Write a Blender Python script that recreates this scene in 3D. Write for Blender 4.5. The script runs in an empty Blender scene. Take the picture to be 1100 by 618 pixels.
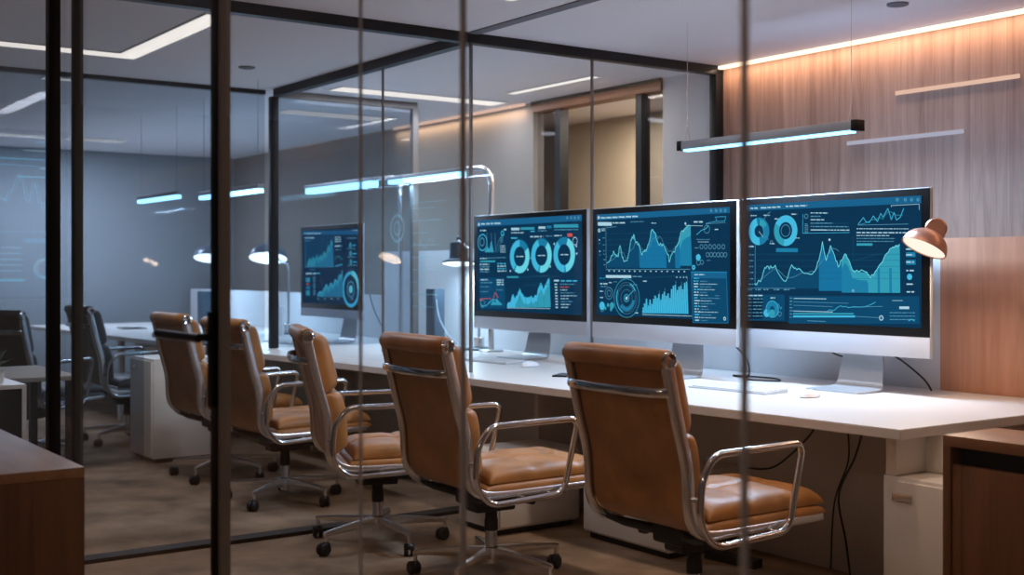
import bpy, bmesh, math, random
from mathutils import Vector, Matrix
random.seed(7)
PI = math.pi
C = bpy.context.scene.collection
SC = bpy.context.scene

# ------------------------------------------------------------------ camera, world, exposure
cam = bpy.data.objects.new('camera', bpy.data.cameras.new('camera'))
C.objects.link(cam)
cam.location = (2.6994, -3.5762, 1.3)
cam.rotation_euler = (PI/2, 0, math.atan2(0.816, 0.578))
cam.data.sensor_width = 36
cam.data.lens = 1312/1100*36
cam.data.shift_y = -19/1100
cam.data.dof.use_dof = True
cam.data.dof.focus_distance = 5.3
cam.data.dof.aperture_fstop = 2.6
SC.camera = cam
w = bpy.data.worlds.new('world'); SC.world = w; w.use_nodes = True
w.node_tree.nodes['Background'].inputs[0].default_value = (0.02, 0.025, 0.03, 1)
w.node_tree.nodes['Background'].inputs[1].default_value = 0.3
SC.view_settings.view_transform = 'Standard'
SC.view_settings.look = 'None'
SC.view_settings.exposure = 0.0
SC.view_settings.gamma = 1.0
SC.view_settings.use_curve_mapping = False
SC.cycles.transparent_max_bounces = 32
SC.cycles.max_bounces = 10
SC.cycles.sample_clamp_indirect = 6.0
SC.cycles.use_denoising = True
CEIL = 2.58

# lamp powers (W) and strip strengths
POW = dict(cove=19, pendant=42, bar=10, dome=9, near=5.6, strip_far=12, strip_l=20, lobby=18, corridor=48, copper=4, far=40)

# ------------------------------------------------------------------ colour and materials
def lin(c):
    return tuple(((v/255)/12.92 if v/255 <= 0.04045 else (((v/255)+0.055)/1.055)**2.4) for v in c) + (1.0,)

def mat(name, col, rough=0.5, metal=0.0, spec=0.5, noise=0.0, nscale=20, bump=0.0, bscale=60, coat=0.0):
    m = bpy.data.materials.new(name); m.use_nodes = True
    nt = m.node_tree; b = nt.nodes['Principled BSDF']
    b.inputs['Base Color'].default_value = lin(col)
    b.inputs['Roughness'].default_value = rough
    b.inputs['Metallic'].default_value = metal
    b.inputs['Specular IOR Level'].default_value = spec
    b.inputs['Coat Weight'].default_value = coat
    tc = nt.nodes.new('ShaderNodeTexCoord')
    if noise:
        n = nt.nodes.new('ShaderNodeTexNoise'); n.inputs['Scale'].default_value = nscale; n.inputs['Detail'].default_value = 5
        nt.links.new(tc.outputs['Object'], n.inputs['Vector'])
        r = nt.nodes.new('ShaderNodeValToRGB')
        r.color_ramp.elements[0].position = 0.3; r.color_ramp.elements[1].position = 0.7
        lo = lin([max(0, v*(1-noise)) for v in col]); hi = lin([min(255, v*(1+noise)) for v in col])
        r.color_ramp.elements[0].color = lo; r.color_ramp.elements[1].color = hi
        nt.links.new(n.outputs['Fac'], r.inputs[0]); nt.links.new(r.outputs[0], b.inputs['Base Color'])
    if bump:
        n2 = nt.nodes.new('ShaderNodeTexNoise'); n2.inputs['Scale'].default_value = bscale; n2.inputs['Detail'].default_value = 4
        nt.links.new(tc.outputs['Object'], n2.inputs['Vector'])
        bp = nt.nodes.new('ShaderNodeBump'); bp.inputs['Strength'].default_value = bump; bp.inputs['Distance'].default_value = 0.01
        nt.links.new(n2.outputs['Fac'], bp.inputs['Height']); nt.links.new(bp.outputs[0], b.inputs['Normal'])
    return m

def wood(name, dark, light, plank=0.16, along='Z', across='X', rough=0.5, grain=1.0):
    """planks running ALONG one object axis, split ACROSS another; grain stretched along the plank"""
    m = bpy.data.materials.new(name); m.use_nodes = True
    nt = m.node_tree; N = nt.nodes.new; L = nt.links.new
    b = nt.nodes['Principled BSDF']; b.inputs['Roughness'].default_value = rough
    tc = N('ShaderNodeTexCoord'); sep = N('ShaderNodeSeparateXYZ'); L(tc.outputs['Object'], sep.inputs[0])
    dv = N('ShaderNodeMath'); dv.operation = 'DIVIDE'; dv.inputs[1].default_value = plank; L(sep.outputs[across], dv.inputs[0])
    fl = N('ShaderNodeMath'); fl.operation = 'FLOOR'; L(dv.outputs[0], fl.inputs[0])
    wn = N('ShaderNodeTexWhiteNoise'); wn.noise_dimensions = '1D'; L(fl.outputs[0], wn.inputs['W'])
    mp = N('ShaderNodeMapping'); s = {'X': 22, 'Y': 22, 'Z': 22}; s[along] = 1.3
    mp.inputs['Scale'].default_value = (s['X'], s['Y'], s['Z']); L(tc.outputs['Object'], mp.inputs['Vector'])
    off = N('ShaderNodeVectorMath'); off.operation = 'ADD'; L(mp.outputs[0], off.inputs[0])
    sc = N('ShaderNodeVectorMath'); sc.operation = 'SCALE'; sc.inputs['Scale'].default_value = 37; L(wn.outputs['Color'], sc.inputs[0]); L(sc.outputs[0], off.inputs[1])
    n = N('ShaderNodeTexNoise'); n.inputs['Scale'].default_value = 1.0; n.inputs['Detail'].default_value = 7; n.inputs['Roughness'].default_value = 0.62; n.inputs['Distortion'].default_value = 0.9
    L(off.outputs[0], n.inputs['Vector'])
    mx = N('ShaderNodeMath'); mx.operation = 'MULTIPLY_ADD'; mx.inputs[1].default_value = 0.20; L(wn.outputs['Value'], mx.inputs[0])
    g = N('ShaderNodeMath'); g.operation = 'MULTIPLY_ADD'; g.inputs[1].default_value = 1.3*grain; g.inputs[2].default_value = -0.32*grain; L(n.outputs['Fac'], g.inputs[0]); L(g.outputs[0], mx.inputs[2])
    r = N('ShaderNodeValToRGB'); r.color_ramp.elements[0].color = lin(dark); r.color_ramp.elements[1].color = lin(light)
    r.color_ramp.elements[0].position = 0.1; r.color_ramp.elements[1].position = 0.95
    L(mx.outputs[0], r.inputs[0])
    # plank joints: a thin dark groove
    fr = N('ShaderNodeMath'); fr.operation = 'FRACT'; L(dv.outputs[0], fr.inputs[0])
    lt = N('ShaderNodeMath'); lt.operation = 'LESS_THAN'; lt.inputs[1].default_value = 0.018; L(fr.outputs[0], lt.inputs[0])
    mixc = N('ShaderNodeMixRGB'); mixc.blend_type = 'MULTIPLY'; mixc.inputs[2].default_value = (0.72, 0.68, 0.66, 1); L(lt.outputs[0], mixc.inputs[0]); L(r.outputs[0], mixc.inputs[1])
    L(mixc.outputs[0], b.inputs['Base Color'])
    bp = N('ShaderNodeBump'); bp.inputs['Strength'].default_value = 0.15; bp.inputs['Distance'].default_value = 0.004; L(n.outputs['Fac'], bp.inputs['Height']); L(bp.outputs[0], b.inputs['Normal'])
    return m

def emit(name, col, strength=1.0):
    m = bpy.data.materials.new(name); m.use_nodes = True
    nt = m.node_tree; nt.nodes.remove(nt.nodes['Principled BSDF'])
    e = nt.nodes.new('ShaderNodeEmission'); e.inputs[0].default_value = lin(col); e.inputs[1].default_value = strength
    nt.links.new(e.outputs[0], nt.nodes['Material Output'].inputs[0])
    return m

def glass(name, tint, f0=0.04, grazing=0.9, rough=0.0):
    """architectural pane: see-through with a Schlick reflection"""
    m = bpy.data.materials.new(name); m.use_nodes = True
    nt = m.node_tree; N = nt.nodes.new; L = nt.links.new
    nt.nodes.remove(nt.nodes['Principled BSDF'])
    t = N('ShaderNodeBsdfTransparent'); t.inputs[0].default_value = (*tint, 1)
    g = N('ShaderNodeBsdfGlossy'); g.inputs['Roughness'].default_value = rough; g.inputs[0].default_value = (1, 1, 1, 1)
    lw = N('ShaderNodeLayerWeight'); lw.inputs[0].default_value = 0.5
    p = N('ShaderNodeMath'); p.operation = 'POWER'; p.inputs[1].default_value = 5; L(lw.outputs['Facing'], p.inputs[0])
    a = N('ShaderNodeMath'); a.operation = 'MULTIPLY_ADD'; a.inputs[1].default_value = grazing; a.inputs[2].default_value = f0; L(p.outputs[0], a.inputs[0])
    mx = N('ShaderNodeMixShader'); L(a.outputs[0], mx.inputs[0]); L(t.outputs[0], mx.inputs[1]); L(g.outputs[0], mx.inputs[2])
    L(mx.outputs[0], nt.nodes['Material Output'].inputs[0])
    return m

def veil(name, col, alpha, strength=1.0):
    """faint lit graphic on a see-through film"""
    m = bpy.data.materials.new(name); m.use_nodes = True
    nt = m.node_tree; N = nt.nodes.new; L = nt.links.new
    nt.nodes.remove(nt.nodes['Principled BSDF'])
    t = N('ShaderNodeBsdfTransparent'); e = N('ShaderNodeEmission'); e.inputs[0].default_value = lin(col); e.inputs[1].default_value = strength
    mx = N('ShaderNodeMixShader'); mx.inputs[0].default_value = alpha
    L(t.outputs[0], mx.inputs[1]); L(e.outputs[0], mx.inputs[2]); L(mx.outputs[0], nt.nodes['Material Output'].inputs[0])
    return m

M = dict(
    wall_wood=wood('wood_wall', (134, 104, 90), (196, 164, 146), 0.21, 'Z', 'X', 0.5, 1.0),
    panel_wood=wood('wood_panel', (180, 126, 98), (222, 168, 138), 0.9, 'Z', 'X', 0.5, 0.8),
    cred_wood=wood('wood_credenza', (92, 58, 32), (138, 90, 54), 0.6, 'Z', 'X', 0.45),
    cred_top=wood('wood_credenza_top', (124, 84, 54), (162, 114, 76), 0.6, 'X', 'Y', 0.42),
    bench_wood=wood('wood_bench', (70, 44, 26), (108, 72, 44), 0.14, 'Z', 'Y', 0.5),
    bench_top=wood('wood_bench_top', (112, 82, 58), (146, 110, 80), 0.5, 'X', 'Y', 0.45),
    header_wood=wood('wood_header', (130, 90, 66), (180, 130, 96), 0.5, 'X', 'Z', 0.5),
    white_wall=mat('white_wall', (205, 206, 210), 0.7),
    grey_wall=mat('grey_wall', (142, 138, 134), 0.8),
    slate_wall=mat('slate_wall', (116, 122, 130), 0.8),
    blue_grey=mat('blue_grey_wall', (152, 160, 167), 0.8),
    dark_wall=mat('lobby_wall', (150, 144, 138), 0.8),
    beige_wall=mat('beige_wall', (205, 192, 172), 0.8),
    ceiling=mat('ceiling_paint', (238, 235, 240), 0.85),
    groove=mat('ceiling_groove', (120, 120, 128), 0.8),
    carpet=mat('carpet', (146, 123, 102), 0.95, spec=0.1, noise=0.22, nscale=3.0, bump=0.6, bscale=260),
    desk=mat('desk_laminate', (212, 207, 205), 0.38),
    desk_edge=mat('desk_edge', (214, 204, 196), 0.5),
    cabinet=mat('cabinet_white', (226, 220, 212), 0.5),
    cabinet_dark=mat('cabinet_shadow_gap', (24, 22, 22), 0.6),
    modesty=mat('modesty_board', (196, 186, 176), 0.75),
    frame=mat('frame_dark', (30, 33, 38), 0.42, 0.6),
    frame_black=mat('frame_black', (12, 12, 14), 0.4, 0.5),
    frame_grey=mat('frame_grey', (120, 116, 114), 0.42, 0.35),
    seam=mat('seam_metal', (176, 174, 178), 0.34, 0.35),
    pendant_grey=mat('pendant_grey', (150, 156, 166), 0.4, 0.3),
    shade_steel=mat('shade_steel', (112, 122, 134), 0.35, 0.4),
    mullion=mat('mullion_grey', (66, 72, 76), 0.45, 0.3),
    track=mat('floor_track', (44, 36, 30), 0.75),
    chrome=mat('chrome', (214, 214, 216), 0.12, 1.0),
    chrome_soft=mat('chrome_soft', (224, 222, 222), 0.26, 0.92),
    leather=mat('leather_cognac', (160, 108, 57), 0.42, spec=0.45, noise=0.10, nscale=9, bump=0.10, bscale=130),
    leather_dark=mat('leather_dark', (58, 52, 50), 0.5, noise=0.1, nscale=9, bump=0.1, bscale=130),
    rubber=mat('black_plastic', (18, 17, 17), 0.5),
    black=mat('black_gloss', (6, 7, 9), 0.3, spec=0.25),
    alu=mat('aluminium', (190, 194, 200), 0.35, 0.15),
    alu_chin=mat('aluminium_chin', (192, 195, 204), 0.4, 0.05),
    steel=mat('brushed_steel', (186, 190, 196), 0.3, 0.45),
    slate=mat('slate_plastic', (52, 66, 80), 0.5),
    white_plastic=mat('white_plastic', (232, 232, 234), 0.4),
    copper=mat('copper_shade', (204, 150, 128), 0.38, 0.55),
    copper_in=mat('shade_inside', (240, 232, 222), 0.5),
    cable=mat('cable_black', (14, 14, 16), 0.5),
    cable_grey=mat('cable_grey', (110, 124, 136), 0.5),
    leaf=mat('leaf', (52, 74, 44), 0.5, noise=0.2),
    pot=mat('pot_white', (216, 216, 212), 0.4),
    glass_near=glass('glass_near', (0.985, 0.985, 0.99), 0.012, 0.55),
    glass_in=glass('glass_partition', (0.965, 0.972, 0.98), 0.007, 0.3),
    glass_far=glass('glass_far', (0.80, 0.84, 0.88), 0.01, 0.2),
    glass_tint=glass('glass_tinted', (0.60, 0.62, 0.66), 0.015, 0.25),
    e_cove=emit('cove_glow', (255, 222, 186), 2.2),
    e_blue=emit('pendant_glow', (128, 210, 255), 4.0),
    e_bar=emit('bar_glow', (150, 222, 255), 4.0),
    e_dome=emit('bulb_glow', (222, 244, 255), 3.0),
    e_copper=emit('copper_bulb', (255, 240, 220), 1.15),
    e_strip=emit('strip_glow', (252, 244, 236), 1.15),
    e_strip_dim=emit('strip_glow_dim', (220, 216, 214), 0.8),
    e_slot=emit('reflection_cove_glow', (236, 196, 174), 0.95),  # for the faint cove line and the rose reflection on the wood wall
    e_reflect_cool=emit('reflection_glow_cool', (196, 196, 216), 0.75),  # glow of the lavender reflection on the wood wall
)

# ------------------------------------------------------------------ mesh helpers
def fillet(pts, r, n=6, closed=False):
    pts = [Vector(p) for p in pts]; out = []
    N = len(pts)
    for i, p in enumerate(pts):
        if not closed and i in (0, N-1): out.append(p); continue
        a = pts[(i-1) % N]; b = pts[(i+1) % N]
        rr = r[i] if isinstance(r, (list, tuple)) else r
        da, db = (a-p), (b-p)
        if rr <= 0 or da.length < 1e-6 or db.length < 1e-6: out.append(p); continue
        d = min(rr, da.length*0.49, db.length*0.49)
        p0 = p + da.normalized()*d; p1 = p + db.normalized()*d
        for k in range(n+1):
            t = k/n
            out.append(p0*(1-t)**2 + p*2*t*(1-t) + p1*t*t)
    return out

class MB:
    def __init__(self): self.bm = bmesh.new(); self.mats = []; self.mi = 0
    def use(self, m):
        if m not in self.mats: self.mats.append(m)
        self.mi = self.mats.index(m); return self
    def _tag(self, faces):
        for f in faces: f.material_index = self.mi
    def box(self, a, b, bev=0.0, seg=2, rot=None):
        a, b = Vector(a), Vector(b)
        lo = Vector([min(a[i], b[i]) for i in range(3)]); hi = Vector([max(a[i], b[i]) for i in range(3)])
        r = bmesh.ops.create_cube(self.bm, size=1.0)
        vs = r['verts']; c = (lo+hi)/2
        for v in vs: v.co = Vector((v.co.x*(hi.x-lo.x), v.co.y*(hi.y-lo.y), v.co.z*(hi.z-lo.z)))
        fs = list({f for v in vs for f in v.link_faces}); self._tag(fs)
        if bev > 0:
            es = list({e for v in vs for e in v.link_edges})
            g = bmesh.ops.bevel(self.bm, geom=es, offset=bev, segments=seg, affect='EDGES', profile=0.6)
            vs = list({v for f in g['faces'] for v in f.verts} | {v for v in vs if v.is_valid})
            for f in {f for v in vs for f in v.link_faces}: f.material_index = self.mi
        if rot is not None:
            for v in vs: v.co = rot @ v.co
        for v in vs: v.co += c
        return self
    def prism(self, poly, axis, a, b):
        """polygon in the two other axes (cyclic order), extruded along axis from a to b"""
        def P(u, v, t):
            return {'x': (t, u, v), 'y': (u, t, v), 'z': (u, v, t)}[axis]
        A = [self.bm.verts.new(P(u, v, a)) for u, v in poly]; B = [self.bm.verts.new(P(u, v, b)) for u, v in poly]
        fs = [self.bm.faces.new(A), self.bm.faces.new(B[::-1])]; n = len(poly)
        for i in range(n): fs.append(self.bm.faces.new((A[i], B[i], B[(i+1) % n], A[(i+1) % n])))
        self._tag(fs); bmesh.ops.recalc_face_normals(self.bm, faces=fs)
        return self
    def tube(self, pts, r, res=10, closed=False, sx=1.0, sz=1.0, caps=True, up=(0, 0, 1), square=False):
        pts = [Vector(p) for p in pts]; n = len(pts); rings = []
        rad = r if isinstance(r, (list, tuple)) else [r]*n
        prev = None
        for i, p in enumerate(pts):
            if closed: t = pts[(i+1) % n]-pts[i-1]
            else: t = pts[min(i+1, n-1)]-pts[max(i-1, 0)]
            t.normalize()
            if prev is None:
                u = Vector(up)
                if abs(t.dot(u)) > 0.95: u = Vector((1, 0, 0))
                s = t.cross(u).normalized()
            else:
                s = prev - t*prev.dot(t); s.normalize()
            prev = s; q = s.cross(t).normalized()
            if square:
                ring = [self.bm.verts.new(p + s*(cx*rad[i]*sx) + q*(cz*rad[i]*sz)) for cx, cz in ((-1, -.7), (-.85, -1), (.85, -1), (1, -.7), (1, .7), (.85, 1), (-.85, 1), (-1, .7))]
            else:
                ring = [self.bm.verts.new(p + s*(math.cos(2*PI*k/res)*rad[i]*sx) + q*(math.sin(2*PI*k/res)*rad[i]*sz)) for k in range(res)]
            rings.append(ring)
        fs = []; m = len(rings[0])
        for i in range(n if closed else n-1):
            A, B = rings[i], rings[(i+1) % n]
            for k in range(m): fs.append(self.bm.faces.new((A[k], A[(k+1) % m], B[(k+1) % m], B[k])))
        if not closed and caps: fs.append(self.bm.faces.new(rings[0][::-1])); fs.append(self.bm.faces.new(rings[-1]))
        self._tag(fs); bmesh.ops.recalc_face_normals(self.bm, faces=fs)
        return self
    def lathe(self, prof, c=(0, 0, 0), res=28, mtx=None, capped=True):
        """profile of (r, z) turned about z, then moved by mtx or to c"""
        mtx = mtx or Matrix.Translation(Vector(c)); rings = []
        for r, z in prof:
            if r < 1e-6: rings.append([self.bm.verts.new(mtx @ Vector((0, 0, z)))])
            else: rings.append([self.bm.verts.new(mtx @ Vector((r*math.cos(2*PI*k/res), r*math.sin(2*PI*k/res), z))) for k in range(res)])
        fs = []
        for A, B in zip(rings, rings[1:]):
            for k in range(res):
                k2 = (k+1) % res
                if len(A) == 1 and len(B) == 1: continue
                if len(A) == 1: fs.append(self.bm.faces.new((A[0], B[k2], B[k])))
                elif len(B) == 1: fs.append(self.bm.faces.new((A[k], A[k2], B[0])))
                else: fs.append(self.bm.faces.new((A[k], A[k2], B[k2], B[k])))
        if capped:
            if len(rings[0]) > 1: fs.append(self.bm.faces.new(rings[0][::-1]))
            if len(rings[-1]) > 1: fs.append(self.bm.faces.new(rings[-1]))
        self._tag(fs); bmesh.ops.recalc_face_normals(self.bm, faces=fs)
        return self
    def build(self, name, m=None, parent=None, smooth=True, angle=35):
        me = bpy.data.meshes.new(name); self.bm.to_mesh(me); self.bm.free()
        if smooth:
            me.shade_smooth(); me.set_sharp_from_angle(angle=math.radians(angle))
        for q in (self.mats or [m]): me.materials.append(q)
        o = bpy.data.objects.new(name, me); C.objects.link(o)
        if parent is not None: o.parent = parent
        return o

def thing(name, label, cat, loc=(0, 0, 0), rz=0, group=None):
    o = bpy.data.objects.new(name, None); C.objects.link(o); o.empty_display_size = 0.1
    o.location = loc; o.rotation_euler = (0, 0, rz)
    return tag(o, label, cat, group)
def tag(o, label, cat, group=None):
    o['label'] = label; o['category'] = cat
    if group: o['group'] = group
    return o
def struct(o): o['kind'] = 'structure'; return o
def sbox(name, a, b, m, parent=None, bev=0.0):
    o = MB().box(a, b, bev).build(name, m, parent, smooth=bev > 0)
    return struct(o) if parent is None else o
def copy_tree(o, parent=None):
    c = o.copy(); C.objects.link(c)
    if parent is not None: c.parent = parent
    for ch in list(o.children): copy_tree(ch, c)
    return c
def area(name, loc, sx, sy, power, col, rot=(0, 0, 0), parent=None, spread=PI):
    l = bpy.data.lights.new(name, 'AREA'); l.shape = 'RECTANGLE'; l.size = sx; l.size_y = sy
    l.energy = power; l.color = lin(col)[:3]; l.spread = spread
    o = bpy.data.objects.new(name, l); C.objects.link(o); o.location = loc; o.rotation_euler = rot
    if parent is not None: o.parent = parent
    return o

# ------------------------------------------------------------------ the room shell
struct(MB().box((-10.75, -6.4, -0.1), (3.35, 3.3, 0)).build('floor', M['carpet'], smooth=False))
struct(MB().box((-10.75, -6.4, CEIL), (3.35, 3.3, CEIL+0.1)).build('ceiling', M['ceiling'], smooth=False))
sbox('wall_back', (-2.83, 1.95, 0), (3.25, 2.05, CEIL), M['wall_wood'])
sbox('wall_back', (-3.363, 1.95, 0), (-2.83, 2.05, CEIL), M['white_wall'])
sbox('wall_back', (-10.65, 1.95, 0), (-4.82, 2.05, CEIL), M['grey_wall'])
sbox('wall_corridor', (-7.0, 3.1, 0), (-1.5, 3.2, CEIL), M['beige_wall'])
sbox('wall_left', (-10.75, -2.4, 0), (-10.65, 2.05, CEIL), M['blue_grey'])
sbox('wall_right', (3.25, -6.4, 0), (3.35, 2.05, CEIL), M['dark_wall'])
sbox('wall_front', (-7.1, -6.4, 0), (3.25, -6.3, CEIL), M['dark_wall'])
sbox('wall_lobby', (-7.1, -6.3, 0), (-7.0, -2.45, CEIL), M['dark_wall'])
sbox('wall_side', (-10.65, -2.5, 0), (-7.0, -2.4, CEIL), M['grey_wall'])
sbox('trim_rail_top', (-5.46, -2.38, CEIL-0.03), (-5.41, 0.02, CEIL), M['frame'])
fg = MB(); fg.prism([(-2.37, 0.02), (-0.85, 0.02), (-0.85, 0.78), (0.02, 0.78), (0.02, CEIL-0.03), (-2.37, CEIL-0.03)], 'x', -5.44, -5.43); struct(fg.build('window_far', M['glass_far'], smooth=False))
# low wall behind the desk: white as far as the wood panel on the right
sbox('wall_low', (-6.04, 1.34, 0), (-0.79, 1.42, 1.447), M['white_wall'])
sbox('wall_low', (-0.79, 1.34, 0), (2.2, 1.42, 1.447), M['panel_wood'])
sbox('wall_low', (-10.4, 1.34, 0), (-6.06, 1.42, 1.09), M['white_wall'])
# opening in the back wall: wood header, dark door frame posts, tinted side panes
sbox('trim_header', (-4.82, 1.93, 2.50), (-3.363, 2.06, CEIL), M['header_wood'])
sbox('trim_header', (-4.82, 1.925, 2.555), (-3.363, 1.93, CEIL), M['frame'])
for x in (-4.53, -3.62): sbox('trim_post', (x-0.03, 1.96, 0), (x+0.03, 2.04, 2.50), M['frame'])
sbox('window_corridor', (-4.82, 1.99, 0), (-4.56, 2.0, 2.50), M['glass_tint'])
sbox('window_corridor', (-3.59, 1.99, 0), (-3.363, 2.0, 2.50), M['glass_tint'])

# near glass wall (we look through it): panes, metal joints, door
GY = -2.4
for a, b in ((-7.0, -1.785), (-0.195, 0.505), (0.517, 0.883), (0.897, 1.561), (1.574, 3.25)):
    sbox('window_near', (a+0.002, GY-0.005, 0.03), (b-0.002, GY+0.005, CEIL-0.03), M['glass_near'])
sbox('trim_top', (-7.0, GY-0.02, CEIL-0.03), (3.25, GY+0.02, CEIL), M['frame'])
sbox('trim_floor', (-7.0, GY-0.015, 0.0), (3.25, GY+0.015, 0.03), M['frame'])
sbox('trim_mullion', (-1.785, GY-0.025, 0.03), (-1.735, GY+0.015, CEIL-0.03), M['frame_black'], bev=0.003)
sbox('trim_mullion', (-1.50, GY-0.015, 0.03), (-1.46, GY+0.015, CEIL-0.03), M['mullion'], bev=0.003)
sbox('trim_mullion', (-0.214, GY-0.012, 0.03), (-0.196, GY+0.014, CEIL-0.03), M['frame_grey'], bev=0.002)
for x0, x1, d in ((0.507, 0.513, 0.003), (0.885, 0.893, 0.005), (1.563, 1.571, 0.005)):
    sbox('trim_joint', (x0, GY-d, 0.03), (x1, GY+d, CEIL-0.03), M['seam'], bev=0.002)
sbox('window_side', (-1.733, GY-0.005, 0.03), (-1.502, GY+0.005, CEIL-0.03), M['glass_near'])
door = struct(MB().box((-0.266, GY-0.012, 0.03), (-0.217, GY+0.012, CEIL-0.04), 0.002).build('door_1', M['frame_black']))
MB().box((-1.455, GY-0.005, 0.03), (-0.268, GY+0.005, CEIL-0.04)).build('door_pane', M['glass_near'], door, smooth=False)
hb = MB()
hb.box((-0.258, GY-0.024, 0.955), (-0.226, GY-0.012, 1.195), 0.003)
hb.tube([(-0.243, GY-0.014, 1.131), (-0.243, GY-0.062, 1.131)], 0.011, 12)
hb.build('door_plate', M['frame_black'], door)
hb = MB()
hb.tube(fillet([(-0.205, GY-0.066, 1.131), (-0.30, GY-0.066, 1.131), (-0.50, GY-0.066, 1.131)], 0.01), 0.011, 12)
hb.build('door_handle', M['frame_black'], door)

# inner glass partition across the room (plane X = PX)
PX = -2.83
sbox('trim_track', (PX-0.05, GY+0.02, 0.0), (PX+0.05, 0.5, 0.018), M['track'])
sbox('trim_rail_top', (PX-0.03, GY+0.02, CEIL-0.055), (PX+0.03, 1.95, CEIL), M['frame'])
sbox('trim_wall_post', (PX-0.03, 1.885, 0.0), (PX+0.03, 1.95, CEIL-0.055), M['frame'], bev=0.003)
gl = MB(); gl.prism([(GY+0.03, 0.024), (-0.20, 0.024), (-0.20, 0.80), (1.33, 0.80), (1.33, 1.46), (1.88, 1.46), (1.88, CEIL-0.05), (GY+0.03, CEIL-0.05)], 'x', PX-0.005, PX+0.005)
struct(gl.build('window_partition', M['glass_in'], smooth=False))
sbox('trim_joint', (PX-0.007, 0.905, 0.80), (PX+0.007, 0.917, CEIL-0.055), M['frame_grey'])
# its return along the desk, with the far end of the glass box
BY = 0.07
sbox('trim_rail_top', (-5.33, BY-0.03, CEIL-0.055), (PX-0.03, BY+0.03, CEIL), M['frame'])
sbox('trim_post', (PX-0.012, BY-0.008, 0.742), (PX+0.004, BY+0.008, CEIL-0.055), M['frame_grey'], bev=0.002)
sbox('trim_post', (-5.40, BY-0.035, 0.742), (-5.345, BY+0.02, CEIL-0.05), M['frame'], bev=0.003)
sbox('trim_joint', (-3.81, BY-0.006, 0.80), (-3.80, BY+0.006, CEIL-0.055), M['frame_grey'])
pane_b = sbox('window_return', (-5.34, BY-0.005, 0.745), (PX-0.022, BY+0.005, CEIL-0.05), M['glass_in'])
sbox('trim_rail_top', (-5.40, BY+0.03, CEIL-0.05), (-5.35, 1.24, CEIL), M['frame_grey'])
sbox('trim_post', (-5.40, 1.20, 0.742), (-5.35, 1.25, CEIL-0.05), M['frame_grey'], bev=0.003)
sbox('window_end', (-5.38, BY+0.022, 0.745), (-5.37, 1.198, CEIL-0.05), M['glass_far'])
sbox('trim_groove', (PX+0.03, 0.03, CEIL-0.006), (1.0, 0.10, CEIL), M['groove'])

# ------------------------------------------------------------------ lights of the room, plus added fill lights
def strip(a, b, label, m, power, col=(255, 244, 232), group='recessed linear ceiling lights', light=True, name='linear_light'):
    """recessed linear ceiling light between two corners: slim rim and a glowing lens"""
    x0, x1 = sorted((a[0], b[0])); y0, y1 = sorted((a[1], b[1])); z = CEIL
    t = thing(name, label, 'ceiling light', ((x0+x1)/2, (y0+y1)/2, z), 0, group)
    hx, hy = (x1-x0)/2, (y1-y0)/2
    r = MB()
    for s in (-1, 1):
        r.box((-hx-0.006, s*hy, -0.006), (hx+0.006, s*(hy+0.006), 0)); r.box((s*hx, -hy, -0.006), (s*(hx+0.006), hy, 0))
    r.build('rim', M['white_plastic'], t, smooth=False)
    MB().box((-hx, -hy, -0.004), (hx, hy, 0.0)).build('lens', m, t, smooth=False)
    if light: area('light', (0, 0, -0.012), 2*hx, 2*hy, power, col, parent=t)
    return t

tl = thing('corner_light', 'L-shaped white recessed light in the ceiling at upper left', 'ceiling light', (-4.58, -1.25, CEIL))
lm = MB(); lm.box((-0.08, -1.0, -0.004), (0.08, 0.08, 0)); lm.box((0.08, -0.05, -0.0035), (1.44, 0.08, 0)); lm.build('lens', M['e_strip'], tl, smooth=False)
rm = MB(); rm.box((-0.09, -1.0, -0.007), (-0.08, 0.09, 0)); rm.box((0.08, -1.0, -0.007), (0.09, -0.05, 0)); rm.box((-0.08, 0.08, -0.007), (1.45, 0.09, 0)); rm.box((0.09, -0.06, -0.007), (1.45, -0.05, 0)); rm.box((1.44, -0.05, -0.007), (1.45, 0.08, 0)); rm.build('rim', M['white_plastic'], tl, smooth=False)
area('light', (0.7, 0.0, -0.02), 1.4, 0.12, POW['strip_l'], (240, 244, 255), parent=tl)
strip((-5.14, 0.38), (-4.93, 1.78), 'long white ceiling light inside the glass box, running across above the far monitor', M['e_strip'], POW['strip_far'], (236, 242, 255))
strip((-6.52, 0.60), (-6.26, 1.55), 'short white ceiling light deeper in the room behind the end of the glass box', M['e_strip_dim'], POW['strip_far']*0.6, (236, 242, 255))
strip((-4.53, 1.50), (-3.56, 1.57), 'white ceiling light pointing along the back wall beside the wood header', M['e_strip'], POW['strip_far']*0.7, (255, 244, 232))
strip((-5.77, -1.43), (-5.66, -1.19), 'small white ceiling light behind the left door post', M['e_strip_dim'], 2, light=False)
def fill_downlight(x, y, label, power, col):  # unseen fill lamps, added to light the desk and chairs from above
    t = thing('fill_downlight', label, 'ceiling light', (x, y, CEIL), 0, 'added fill lights over the near bay')
    MB().lathe([(0.036, -0.004), (0.046, -0.006), (0.052, 0.0)], capped=False).build('rim', M['white_plastic'], t)
    MB().lathe([(0.0, -0.003), (0.036, -0.004)], capped=False).build('lens', M['e_strip'], t)
    l = bpy.data.lights.new('light', 'AREA'); l.shape = 'DISK'; l.size = 0.09; l.energy = power; l.color = lin(col)[:3]; l.spread = math.radians(150)
    o = bpy.data.objects.new('light', l); C.objects.link(o); o.parent = t; o.location = (0, 0, -0.012)
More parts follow.
